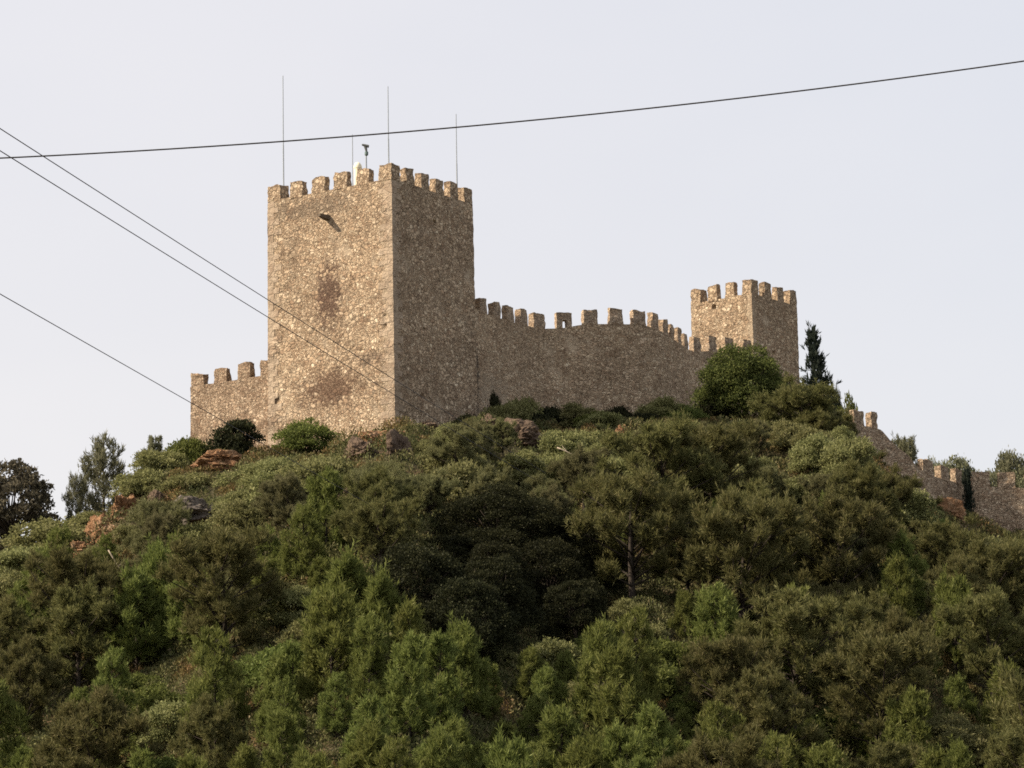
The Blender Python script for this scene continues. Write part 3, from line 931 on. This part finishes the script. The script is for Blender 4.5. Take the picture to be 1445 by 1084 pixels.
def make_oak(i, H=7.0, W=6.0, n=24000, mat=None, name='oak_tree', L=.17, nl=30, ls=1.0, skirt=0):
    random.seed(300 + i)
    lobes = []
    bm = bmesh.new()
    fork = (random.uniform(-.2, .2), random.uniform(-.2, .2), H * .3)
    limb(bm, (0, 0, -.6), fork, .24, .17, .05, 5, 8)
    for k in range(nl):
        a = k * 2.4 + random.uniform(-.4, .4)
        e = math.acos(1 - (k + .5) / nl * 1.3)
        rr = random.uniform(.72, 1.0)
        c = (math.sin(e) * math.cos(a) * W / 2 * .78 * rr, math.sin(e) * math.sin(a) * W / 2 * .78 * rr, H * .46 + math.cos(e) * H * .42 * rr)
        s = random.uniform(.10, .19) * W * ls
        limb(bm, fork, c, .07, .02, .15, 5, 5)
        lobes.append((c, (s, s, s * .75)))
    for k in range(skirt):
        a = k * 6.283 / skirt + random.uniform(-.3, .3)
        rr = W / 2 * random.uniform(.5, .85)
        s = random.uniform(.14, .2) * W
        lobes.append(((math.cos(a) * rr, math.sin(a) * rr, H * random.uniform(.1, .34)), (s, s, s * .9)))
    V, Q = leaves(lobes, n, L, L * .62, .5)
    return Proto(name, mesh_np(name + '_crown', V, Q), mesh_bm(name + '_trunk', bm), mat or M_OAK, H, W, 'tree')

def make_shrub(i, H=2.3, W=3.2, n=12000, mat=None, L=.13, upright=.2):
    random.seed(400 + i)
    lobes = []
    bm = bmesh.new()
    for k in range(15):
        a = k * 2.4 + random.uniform(-.4, .4)
        r = math.sqrt((k + .3) / 15) * W / 2 * .8
        z = H * (.78 - .52 * (r / (W / 2)) ** 2) * random.uniform(.78, 1.1)
        c = (math.cos(a) * r, math.sin(a) * r, z)
        s = random.uniform(.16, .25) * W * .8
        lobes.append((c, (s, s, s * .8)))
        if k % 2 == 0 or k > 8: lobes.append(((c[0] * 1.05, c[1] * 1.05, z * .38), (s, s, s * .9)))
        limb(bm, (c[0] * .08, c[1] * .08, -.2), c, .035, .01, .12, 4, 5)
    V, Q = leaves(lobes, n, L, L * .55, .45, upright)
    return Proto('shrub', mesh_np('shrub_crown', V, Q), mesh_bm('shrub_stems', bm), mat or M_SH, H, W, 'shrub')

def make_cypress(i, H=4.3, W=1.7, n=7000, narrow=False):
    random.seed(500 + i)
    lobes = []
    bm = bmesh.new()
    lx = -.35 if not narrow else 0
    limb(bm, (0, 0, -.4), (lx, 0, H * .95), .09, .015, .02, 6, 6)
    z = .2
    while z < H * .98:
        f = z / H
        r = W / 2 * (1 - f) ** (.75 if not narrow else .35) * .72 * (1 if narrow else random.uniform(.55, 1.25))
        for j in range(3):
            a = random.random() * 6.28
            d = r * random.uniform(.3, 1.15)
            lobes.append(((lx * f + math.cos(a) * d, math.sin(a) * d, z), (.10 + r * .33, .10 + r * .33, .26 + .12 * random.random())))
        z += H * .035
    lobes.append(((lx, 0, H * .96), (.07, .07, .25)))
    V, Q = tufts(lobes, n // 8, 9, .2, .045, up=1.6, spread=.35, shell=.4)
    return Proto('cypress', mesh_np('cypress_crown', V, Q), mesh_bm('cypress_trunk', bm), M_CY, H, W, 'cypress')

def make_open_tree(i, H=6.0, W=5.0, n=1300, mat=None, name='open_tree', per=11):
    """loose crown with sky showing between clumps"""
    random.seed(600 + i)
    lobes = []; bm = bmesh.new()
    top = (random.uniform(-.4, .4), 0, H * .8)
    limb(bm, (0, 0, -.6), top, .13, .04, .08, 8, 7)
    for k in range(36):
        f = .18 + .8 * k / 36
        a = k * 2.4 + random.uniform(-.5, .5)
        rr = W / 2 * (1.08 - f * .75) * random.uniform(.5, 1.05)
        z0 = H * f * .8
        tip = (top[0] * f + math.cos(a) * rr, math.sin(a) * rr, min(H * .97, z0 + rr * random.uniform(.4, .95)))
        limb(bm, (top[0] * f, 0, z0), tip, .045, .012, .12, 5, 5)
        s = random.uniform(.20, .36) * W / 5
        lobes.append((tip, (s, s, s * 1.5)))
        m_ = tuple((np.array((top[0] * f, 0, z0)) + np.array(tip) * 2) / 3 + np.array([0, 0, .2]))
        lobes.append((m_, (s * .7, s * .7, s * .7)))
    V, Q = tufts(lobes, n, per, .26, .05, up=.5, spread=.7, shell=.3)
    return Proto(name, mesh_np(name + '_crown', V, Q), mesh_bm(name + '_trunk', bm), mat or M_GR, H, W, 'tree')

YP = [make_young_pine(i, 4.4 + .5 * (i % 3), 2.7 + .35 * (i % 2), 950) for i in range(6)]
PI = [make_pine(0), make_pine(1, 6.8, 5.0), make_pine(2, 7.6, 4.8, 1700, .2), make_pine(3, 6.2, 5.6, 1700, .3), make_pine(4, 8.0, 5.4, 1900, .22), make_pine(6, 7.0, 6.2, 1900, .18)]
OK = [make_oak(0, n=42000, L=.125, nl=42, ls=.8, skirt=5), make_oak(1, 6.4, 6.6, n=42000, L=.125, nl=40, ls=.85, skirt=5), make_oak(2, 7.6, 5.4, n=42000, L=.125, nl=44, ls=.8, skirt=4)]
SH = [make_shrub(0), make_shrub(1, 1.9, 3.4), make_shrub(2, 2.6, 3.0)]
BR = [make_shrub(10, 2.2, 2.8, 9000, M_BR), make_shrub(11, 1.8, 3.0, 9000, M_BR)]
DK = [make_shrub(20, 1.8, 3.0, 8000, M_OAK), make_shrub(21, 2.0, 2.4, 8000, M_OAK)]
OP = [make_open_tree(0), make_open_tree(1, 6.5, 4.2)]

TREES = []       # (root, proto kind, photo x, photo y of the top)
def plant(pr, x, y, z, height, width=None, rz=None, name=None, mat=None):
    """one tree or shrub: an Empty at its foot with a crown and a trunk; crowns and trunks share their meshes"""
    e = empty(name or pr.name, (x, y, z), random.uniform(0, 6.28) if rz is None else rz)
    sz = height / pr.h
    sx = (width / pr.w) if width else sz * random.uniform(.9, 1.12)
    if sx > 1.45 * sz:                    # keep a natural outline: the foot goes deeper instead of the crown going flat
        e.location.z -= (sx / 1.45 - sz) * pr.h * .98
        sz = sx / 1.45
    e.scale = (sx, sx, sz)
    c = bpy.data.objects.new('crown', pr.crown); COL.objects.link(c); c.parent = e
    if not pr.crown.materials: pr.crown.materials.append(pr.mat)
    if mat:
        c.material_slots[0].link = 'OBJECT'; c.material_slots[0].material = mat
    t = bpy.data.objects.new('stems' if pr.cat == 'shrub' else 'trunk', pr.trunk); COL.objects.link(t); t.parent = e
    if not pr.trunk.materials: pr.trunk.materials.append(pr.tmat)
    return e

PLACED = []      # (x, y, radius)
def key(pr, px, ytop, label, cat, ybase=None, Y=None, wpx=None, group=None, name=None, mat=None, rz=None):
    if Y is None:
        x, y, z = hit(px, ybase)
    else:
        x, y, _ = at_y(px, ytop, Y)
        z = gz(x, y)
    s = y * 1.02 / F_PX
    h = max(.4, at_y(px, ytop, y)[2] - z)
    w = wpx * s if wpx else None
    e = plant(pr, x, y, z - .05, h, w, rz, name, mat)
    tag(e, label, cat, group)
    PLACED.append((x, y, (w or h * .6) * .5))
    return e

M_LD = leaf_material('loose_dark_leaves', [(0, (0.036, 0.031, 0.024)), (.45, (0.084, 0.074, 0.050)), (.8, (0.144, 0.126, 0.084)), (1, (0.204, 0.168, 0.120))], .35)
M_WT = leaf_material('wall_tree_leaves', [(0, (0.025, 0.034, 0.011)), (.4, (0.069, 0.087, 0.023)), (.75, (0.133, 0.153, 0.041)), (1, (0.221, 0.227, 0.076))])
M_PS = leaf_material('pale_pine_needles', [(0, (0.064, 0.067, 0.029)), (.4, (0.132, 0.134, 0.055)), (.75, (0.199, 0.197, 0.087)), (1, (0.270, 0.250, 0.131))])
SPK = make_young_pine(9, 4.6, 3.4, 620); SPK.mat = M_GR
# --- trees and shrubs one can point to
key(make_oak(5, 5.6, 6.2, 40000, M_WT, 'broadleaf_tree', .15, 38, .95, 9), 1047, 487, 'bright green round-topped tree hiding part of the curved wall before the turret', 'tree', Y=272, wpx=136)
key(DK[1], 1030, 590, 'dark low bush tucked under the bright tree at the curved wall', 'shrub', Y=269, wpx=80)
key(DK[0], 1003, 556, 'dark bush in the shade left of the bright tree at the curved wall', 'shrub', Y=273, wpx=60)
key(make_cypress(0, 4.3, 2.2, 8000), 1158, 468, 'lone dark leaning cypress against the sky beside the turret', 'cypress', Y=277, wpx=84, rz=0)
key(DK[1], 1176, 537, 'small dark bush against the sky at the foot of the leaning cypress', 'shrub', Y=283, wpx=30)
key(make_cypress(1, 2.4, .8, 3500, True), 1364, 666, 'narrow dark cypress standing in front of the lower battlements', 'cypress', Y=277.3, wpx=18, name='cypress')
key(DK[1], 335, 588, 'round dark green bush growing against the low wall left of the keep', 'shrub', Y=262.0, wpx=78)
key(BR[0], 432, 588, 'pale green shrub against the foot of the sunlit keep face', 'shrub', Y=256.5, wpx=92)
key(BR[1], 518, 630, 'small bright green shrub among rocks below the keep corner', 'shrub', Y=253.5, wpx=56)
key(SPK, 146, 615, 'grey-green spiky young pine against the sky left of the low wall', 'pine', Y=263, wpx=88, name='young_pine')
key(SPK, 108, 668, 'smaller grey-green pine against the sky at the foot of the spiky one', 'pine', Y=261, wpx=46, name='young_pine')
key(OP[1], 217, 604, 'tiny lone sapling standing against the sky above the pale shrubs', 'sapling', Y=264, wpx=46, name='sapling')
key(make_oak(14, 7.0, 6.2, 9500, M_LD, 'open_tree', .21, 44, .62), 22, 630, 'large dark loose-crowned tree against the sky at the left edge', 'tree', Y=260, wpx=150, name='tree')
key(make_oak(15, 5.0, 4.4, 7000, M_LD, 'open_tree', .2, 34, .7, 5), -18, 700, 'dark low tree behind the large one at the left edge', 'tree', Y=262, wpx=120, name='tree')
key(SH[0], 72, 733, 'big pale olive shrub beneath the dark loose-crowned tree', 'shrub', Y=255, wpx=135)
key(SH[1], 22, 772, 'pale olive shrub at the left edge under the big pale one', 'shrub', Y=252, wpx=110)
key(SH[2], 128, 720, 'olive shrub between the spiky pine and the orange rib', 'shrub', Y=258, wpx=70)
key(SH[0], 224, 634, 'pale olive shrub on the skyline beneath the tiny sapling', 'shrub', Y=261, wpx=92)
key(BR[1], 268, 612, 'fresh green shrub at the foot of the broken wall end', 'shrub', Y=262.5, wpx=70)
key(SH[1], 205, 668, 'olive shrub overhanging the orange rib from above', 'shrub', Y=257, wpx=100)
key(SH[2], 262, 664, 'olive shrub on top of the broad grey rock face', 'shrub', Y=254, wpx=95)
key(SH[0], 345, 664, 'olive shrub below the orange-brown ledge', 'shrub', Y=253.5, wpx=100)
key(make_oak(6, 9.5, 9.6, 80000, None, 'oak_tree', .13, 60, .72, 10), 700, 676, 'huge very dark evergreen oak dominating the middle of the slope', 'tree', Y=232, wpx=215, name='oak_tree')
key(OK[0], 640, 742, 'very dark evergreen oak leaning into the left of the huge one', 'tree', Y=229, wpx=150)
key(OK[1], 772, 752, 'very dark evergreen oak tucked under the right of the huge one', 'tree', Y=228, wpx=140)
OKG = [make_oak(20, 6, 6, 12000, M_GR, 'far_tree', .19, 34, .8, 8), make_oak(21, 6, 5.4, 12000, M_GR, 'far_tree', .19, 30, .9, 8)]
key(OP[0], 1277, 603, 'wispy small tree behind the bare step of the descending wall', 'tree', Y=281, wpx=74, name='tree')
key(OKG[0], 1312, 632, 'grey-green bushy tree behind the first merlon below the step', 'tree', Y=284, wpx=66, name='tree')
key(OKG[1], 1346, 636, 'grey-green tree rising behind the middle merlons of the descending wall', 'tree', Y=285, wpx=74, name='tree')
key(OKG[0], 1392, 652, 'low grey-green bush just behind the lower battlements past the cypress', 'shrub', Y=285, wpx=80, name='shrub')
key(OKG[1], 1424, 627, 'taller grey-green tree behind the lower battlements near the right edge', 'tree', Y=287, wpx=70, name='tree')
key(OKG[0], 1452, 640, 'grey-green bush behind the lower battlements cut by the right edge', 'shrub', Y=286, wpx=76, name='shrub')
key(PI[3], 1130, 545, 'brownish green pine below the turret in front of the leaning cypress', 'pine', Y=268, wpx=135)
key(BR[0], 1195, 553, 'fresh green shrub on the skyline above the top of the descending wall', 'shrub', Y=274, wpx=46)
key(PI[1], 1152, 580, 'brownish green pine covering the hidden top of the descending wall', 'pine', Y=265.5, wpx=95)
key(make_pine(7, 6.6, 6.0, 1500, .55, None, .5), 1136, 815, 'umbrella-shaped dark pine with its bare trunk showing low on the right', 'pine', ybase=955, wpx=135)
for k, (px, yt, w, Y, lab) in enumerate([(697, 549, 26, 266.5, 'small dark spiky bush in the angle of keep and curved wall'), (735, 568, 60, 266.5, 'dark low bush along the curved wall foot, first from the keep'),
        (778, 566, 62, 267.5, 'dark low bush along the curved wall foot, second from the keep'), (812, 574, 50, 267.5, 'dark low bush under the merlon right of the pierced one'),
        (838, 576, 62, 266.5, 'dark low bush under the second merlon right of the pierced one'), (872, 574, 66, 268.5, 'dark low bush under the third merlon right of the pierced one'), (714, 574, 70, 265.5, 'dark low bush filling the corner beside the spiky one'), (756, 575, 60, 265.8, 'dark low bush between the first two along the wall foot'), (938, 566, 62, 270, 'dark low bush under the bend of the curved wall'), (965, 568, 84, 269.5, 'dark low bush at the wall foot nearest the bright tree'),
        (905, 582, 60, 266, 'olive-tinged low bush just left of the wall bend'), (850, 588, 60, 265, 'low bush beside the small tan rock'), (660, 578, 66, 260, 'leafy bush at the inner foot of the shaded keep face')]):
    key((DK[0], SH[0], DK[1], SH[2], BR[0])[k % 5] if k else DK[1], px, yt + (0, -6, 5, -9, 3)[k % 5], lab.replace('dark low', 'low') if k % 5 in (1, 3, 4) else lab, 'shrub', Y=Y, wpx=w * (1, 1.15, .85, 1.3, .9)[k % 5])

for k, (px, yt, w, Y, lab) in enumerate([(188, 742, 70, 250, 'olive shrub directly below the highest orange rock'), (238, 738, 74, 250, 'olive shrub covering the left foot of the broad grey rock face'),
        (318, 742, 80, 249.5, 'olive shrub covering the right foot of the broad grey rock face'), (248, 690, 44, 255.5, 'small green shrub hanging over the left end of the grey rock face'), (60, 800, 90, 249, 'pale olive shrub in front of the lowest orange rock'),
        (148, 772, 80, 248.5, 'olive shrub below the middle orange rock')]):
    key((SH + BR)[(k * 2 + 1) % 5], px, yt, lab, 'shrub', Y=Y, wpx=w)
key(OKG[1], 1370, 655, 'grey-green bush peeping over the wall directly behind the narrow cypress', 'shrub', Y=286, wpx=64, name='shrub')
key(OKG[0], 1330, 654, 'low grey-green bush between the small merlons of the descending wall', 'shrub', Y=288, wpx=66, name='shrub')

for k, (px, yt, w, Y, lab) in enumerate([(1182, 590, 62, 266.3, 'bushy olive pine hiding the start of the descending wall'), (1218, 642, 66, 264.5, 'bushy olive pine at the foot of the two high merlons of the descending wall'),
        (1262, 668, 70, 265.0, 'bushy olive pine at the foot of the bare step of the descending wall'), (1300, 706, 60, 266.5, 'bushy olive pine before the three small merlons')]):
    key(PI[(k * 3) % 6], px, yt, lab, 'pine', Y=Y, wpx=w)

# --- the rest of the wooded slope
VT = np.array([(-100, 800), (0, 775), (90, 745), (150, 740), (200, 688), (250, 668), (300, 662), (400, 634), (480, 636), (520, 652), (560, 640), (610, 604), (680, 588), (760, 594), (850, 598), (950, 584), (1000, 596), (1060, 590), (1100, 566),
               (1170, 566), (1192, 598), (1220, 640), (1260, 666), (1300, 704), (1330, 736), (1380, 752), (1445, 756), (1550, 780)], float)
def veg_top(px): return float(np.interp(px, VT[:, 0], VT[:, 1]))
NOROCK = [(494, 690, 24, 20), (280, 720, 44, 24), (160, 728, 38, 34), (110, 768, 26, 24), (800, 620, 36, 14), (1136, 905, 44, 50), (1342, 716, 24, 18), (530, 632, 60, 18), (308, 640, 30, 12)]
def zone(px, py):
    u = vnoise(np.array(px / 95.0), np.array(py / 70.0)) + random.uniform(-.22, .22)
    if py < 700 and px > 380 and px < 1180: return 'SH' if u < .5 else ('PS' if u < .85 else 'BR')
    if px < 380 and py < 870: return 'SH' if u < .45 else ('PS' if u < .85 else 'YP')
    if py < 745 and 380 <= px < 1120: return 'PS' if u < .7 else 'SH'
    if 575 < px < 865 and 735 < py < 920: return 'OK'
    if 1080 < px < 1270 and 745 < py < 845 and u > .42: return 'OK'  # near-black oaks stand in for shaded gaps between the pines
    if px > 1290 and py < 860: return 'PI' if u < .55 else 'SH2'
    if px > 940 and py < 900: return 'PI' if u < .7 else ('OK' if u < .82 else 'YP')
    if py > 900 and 320 < px < 1000: return 'YP' if u < .78 else 'BR'
    if px < 330: return 'PI' if u < .42 else ('YP' if u < .68 else ('BR' if u < .8 else 'SH'))
    if px >= 1000: return 'PI' if u < .5 else ('YP' if u < .85 else 'SH')
    return 'YP' if u < .45 else ('PI' if u < .78 else 'SH')
SIZE = {'SH': (1.4, 2.9, 1.8), 'SH2': (1.9, 2.8, 2.1), 'BR': (1.7, 2.6, 2.0), 'YP': (2.6, 6.3, 1.9), 'YP2': (2.0, 3.0, 1.7), 'PS': (3.0, 4.6, 2.0), 'PI': (4.8, 9.4, 2.9), 'OK': (4.2, 6.0, 3.0)}
POOL = {'SH': SH, 'SH2': SH, 'BR': BR, 'YP': YP, 'YP2': YP, 'PS': PI, 'PI': PI, 'OK': OK}
cands = []
random.seed(5)
tries = 0
AUTO = []
while tries < 26000 and len(AUTO) < 460:
    tries += 1
    y = random.uniform(186, 272); x = random.uniform(-.128, .128) * y
    z = gz(x, y)
    px, py, dep = project((x, y, z))
    if not (-60 < px < 1510) or py < veg_top(px) + 6 or py > 1225: continue
    if any(abs(px - a) < c and abs(py - b) < d for a, b, c, d in NOROCK): continue
    kd = zone(px, py - 45)
    if tries > 9000: kd = random.choice(('SH', 'BR', 'YP2', 'SH'))        # smaller plants fill the gaps between the trees
    lo, hi, rad = SIZE[kd]
    if any(abs(x - a) < r + rad * .5 and -r * .8 - 1.6 < y - b < r for a, b, r in ROCKS): continue
    if any((x - a) ** 2 + (y - b) ** 2 < (rad + min(r, 3.0)) ** 2 * .46 for a, b, r in PLACED): continue
    pr = random.choice(POOL[kd])
    h = random.uniform(lo, hi)
    top_limit = at_y(px, veg_top(px) + random.uniform(0, 14), y)[2]
    if z + h > top_limit:
        h = top_limit - z
        if h < .9: continue
        if h < lo * .7:
            kd = 'SH' if kd != 'BR' else 'BR'; pr = random.choice(POOL[kd]); rad = 1.6
    # big-picture tops must not rise into the rock faces kept clear
    tpx, tpy, _ = project((x, y, z + h))
    if any(abs(tpx - a) < c and b - d < tpy < b + d * .6 for a, b, c, d in NOROCK): continue
    if tpy > 1075 or tpx < -40 or tpx > 1490: continue
    if kd != 'OK' and 590 < tpx < 835 and 715 < tpy < 872: continue       # the evergreen oaks fill the middle of the slope
    e = plant(pr, x, y, z - .05, h, mat=M_PS if kd == 'PS' else None)
    PLACED.append((x, y, rad))
    AUTO.append((e, kd, tpx, tpy, py, h))

# descriptions of the slope's plants: kind, height on the slope and what stands straight above
KIND = {'SH': ('olive-green shrub', 'shrub'), 'SH2': ('olive-green shrub', 'shrub'), 'BR': ('bright green leafy shrub', 'shrub'), 'YP': ('spiky green young pine', 'pine'), 'YP2': ('spiky green young pine', 'pine'), 'PS': ('pale olive bushy pine', 'pine'),
        'PI': ('dark olive pine', 'pine'), 'OK': ('shade-dark evergreen oak', 'tree')}
LM = [(60, 'left edge'), (180, 'spiky skyline pine'), (262, 'tiny sapling'), (330, 'broken wall end'), (385, 'low wall'), (440, 'pale keep-foot shrub'), (490, 'water spout'), (540, 'sunlit keep face'), (590, 'keep front corner'),
      (650, 'shaded keep face'), (720, 'keep and wall angle'), (785, "curved wall's first merlons"), (835, 'pierced merlon'), (895, "curved wall's middle"), (960, 'wall bend'), (1020, 'turret left side'), (1085, 'bright wall tree'),
      (1135, 'shaded turret face'), (1190, 'leaning cypress'), (1250, "descending wall's upper merlons"), (1310, 'bare wall step'), (1365, 'lower small merlons'), (1410, 'narrow cypress'), (2000, 'right edge')]
LV = [(660, 'right under the castle'), (720, 'high on the slope'), (780, 'on the upper slope'), (835, 'just above mid-slope'), (885, 'at mid-slope'), (935, 'just below mid-slope'), (985, 'low on the slope'), (1030, 'very low on the slope'), (1300, 'at the bottom edge')]
bins = {}
for a in AUTO:
    e, kd, tx, ty, by, h = a
    lm = next(n for lim, n in LM if tx < lim); lv = next(n for lim, n in LV if ty < lim)
    bins.setdefault((KIND[kd][0], KIND[kd][1], lm, lv), []).append(a)
for (kn, cat, lm, lv), mem in bins.items():
    mem.sort(key=lambda a: a[2])
    for i, a in enumerate(mem):
        pre = '' if len(mem) == 1 else (('left-hand ', 'right-hand ')[i] if len(mem) == 2 else (('left-hand ', 'middle ', 'right-hand ') + tuple('further ' for _ in range(9)))[i])
        side = 'at the ' + lm if 'edge' in lm else 'below the ' + lm
        tag(a[0], f'{pre}{kn} {lv}, {side}', cat, {'shrub': 'shrubs on the slope', 'pine': 'pines on the slope', 'tree': 'evergreen oaks on the slope'}[cat])

# dead branch lying pale among the shrubs
for (px, py, pts, lab) in ((806, 690, [(-.8, 0, 2.2), (.8, -.2, 1.3)], 'pale bare dead branch lying across shrubs below the pierced merlon'),
                           (168, 842, [(-.5, 0, 2.4), (.45, -.2, .9)], 'pale bare dead branch leaning down the lower left slope'),
                           (662, 1010, [(0, 0, -.3), (.1, 0, 2.6)], 'pale dead trunk standing among the young pines below the keep corner')):
    x, y, z = hit(px, py)
    bm = bmesh.new()
    limb(bm, pts[0], pts[1], .045, .03, .08, 7, 6)
    a_, b_ = Vector(pts[0]), Vector(pts[1])
    limb(bm, a_.lerp(b_, .4), a_.lerp(b_, .4) + Vector((-.35, .2, .5)), .025, .01, .1, 4, 5)
    limb(bm, a_.lerp(b_, .65), a_.lerp(b_, .65) + Vector((.3, .1, .35)), .022, .01, .1, 4, 5)
    o = link('dead_branch', mesh_bm('dead_branch', bm), PALEBARK); o.location = (x, y - 1.2, z + .1)
    tag(o, lab, 'branch')

# undergrowth: heath, grass and low scrub over the whole slope
def undergrowth(n):
    y = rng.uniform(184, 284, n); x = rng.uniform(-.185, .185, n) * y
    z = ground(x, y)
    hgt = np.zeros(n)
    for cell, hi, salt in ((1.7, 1.25, 0), (2.9, 1.7, 37)):          # low bushes of two sizes, side by side
        ix, iy = np.floor(x / cell).astype(np.int64), np.floor(y / cell).astype(np.int64)
        for dx in (-1, 0, 1):
            for dy in (-1, 0, 1):
                cx_, cy_ = ix + dx + salt, iy + dy + salt
                px_ = (ix + dx + .15 + .7 * _hash(cx_, cy_)) * cell; py_ = (iy + dy + .15 + .7 * _hash(cx_ + 911, cy_)) * cell
                r_ = cell * (.30 + .38 * _hash(cx_, cy_ + 517)); h_ = hi * (.2 + .8 * _hash(cx_ + 77, cy_ + 41) ** 1.4)
                d2 = ((x - px_) ** 2 + (y - py_) ** 2) / r_ ** 2
                hgt = np.maximum(hgt, h_ * np.sqrt(np.clip(1 - d2, 0, 1)))
    t = np.interp(x, GX, YC) - y
    hgt *= np.clip(.35 + t / 9, .35, 1)
    keep_ = (hgt > .12) | (rng.random(n) < .22)
    for (rx, ry, rr_) in ROCKS:
        keep_ &= ~((np.abs(x - rx) < rr_) & (y - ry < rr_ * .6) & (y - ry > -rr_ - 2.2) & (rng.random(n) > .55))
    x, y, z, hgt = x[keep_], y[keep_], z[keep_], hgt[keep_] + .12
    zz = z + hgt * (1 - .75 * rng.random(len(x)) ** 1.6) - .06
    D = unit(rng.normal(size=(len(x), 3)) * .6 + np.array([0, 0, .8]))
    return blades(np.stack([x, y, zz], 1), D, .13 + .13 * rng.random(len(x)), .045 + .05 * rng.random(len(x)))
V, Q = undergrowth(1550000)
g = link('undergrowth', mesh_np('undergrowth', V, Q), M_UN)
tag(g, 'low brownish green scrub and grass covering the hillside between the trees', 'undergrowth', kind='stuff')

# ------------------------------------------------------------------ light and sky
SUN_EL, SUN_AZ = R(38), R(-101)           # azimuth from +Y, clockwise seen from above
to_sun = Vector((math.sin(SUN_AZ) * math.cos(SUN_EL), math.cos(SUN_AZ) * math.cos(SUN_EL), math.sin(SUN_EL)))
sd = bpy.data.lights.new('sun', 'SUN')
sd.energy = 5.0
sd.angle = R(.6)
sd.color = (1.0, .86, .68)
so = bpy.data.objects.new('sun', sd); COL.objects.link(so)
so.rotation_mode = 'QUATERNION'
so.rotation_quaternion = to_sun.to_track_quat('Z', 'Y')
so.location = (-60, 200, 120)

w = bpy.data.worlds.new('World'); scene.world = w
w.use_nodes = True
wt = w.node_tree; wt.nodes.clear()
q = N(wt)
sky = q.node('ShaderNodeTexSky', sky_type='NISHITA')
sky.sun_disc = False
sky.sun_elevation = SUN_EL
sky.sun_rotation = SUN_AZ
sky.air_density = 1.0; sky.dust_density = 6.0; sky.ozone_density = 1.5
bg = q.node('ShaderNodeBackground')
# thin, milky summer haze: paler towards the horizon and towards the sun
dirn = q.node('ShaderNodeTexCoord').outputs['Generated']
sx = q.node('ShaderNodeSeparateXYZ'); q.link(dirn, sx.inputs[0])
veil = q.mix(q.smooth(sx.outputs['Z'], .06, .34), (5.95, 5.79, 5.74), (5.30, 5.26, 5.52))
veil = q.mix(q.smooth(sx.outputs['X'], .14, -.16), veil, q.mix(1.0, veil, (1.045, 1.035, 1.02), 'MULTIPLY'))
veil = q.mix(q.smooth(sx.outputs['X'], -.06, .16), veil, q.mix(1.0, veil, (.965, .985, 1.0), 'MULTIPLY'))
hn = q.noise(q.vmath('MULTIPLY', dirn, (1, 1, 2.2)).outputs[0], 5, 4, .6)
veil = q.mix(q.smooth(hn.outputs['Fac'], .35, .68), q.mix(1.0, veil, (.982, .985, .99), 'MULTIPLY'), q.mix(1.0, veil, (1.018, 1.014, 1.008), 'MULTIPLY'))
hz = q.mix(0.8, sky.outputs[0], veil)
q.link(hz, bg.inputs[0])
bg.inputs[1].default_value = 0.1
o = q.node('ShaderNodeOutputWorld'); q.link(bg.outputs[0], o.inputs[0])

scene.view_settings.view_transform = 'Standard'
scene.view_settings.look = 'None'
scene.view_settings.exposure = 0.75
scene.view_settings.gamma = 1
scene.render.engine = 'CYCLES'
scene.cycles.use_denoising = False
scene.cycles.filter_width = 1.7
scene.cycles.max_bounces = 5
scene.cycles.diffuse_bounces = 3
scene.cycles.transmission_bounces = 3
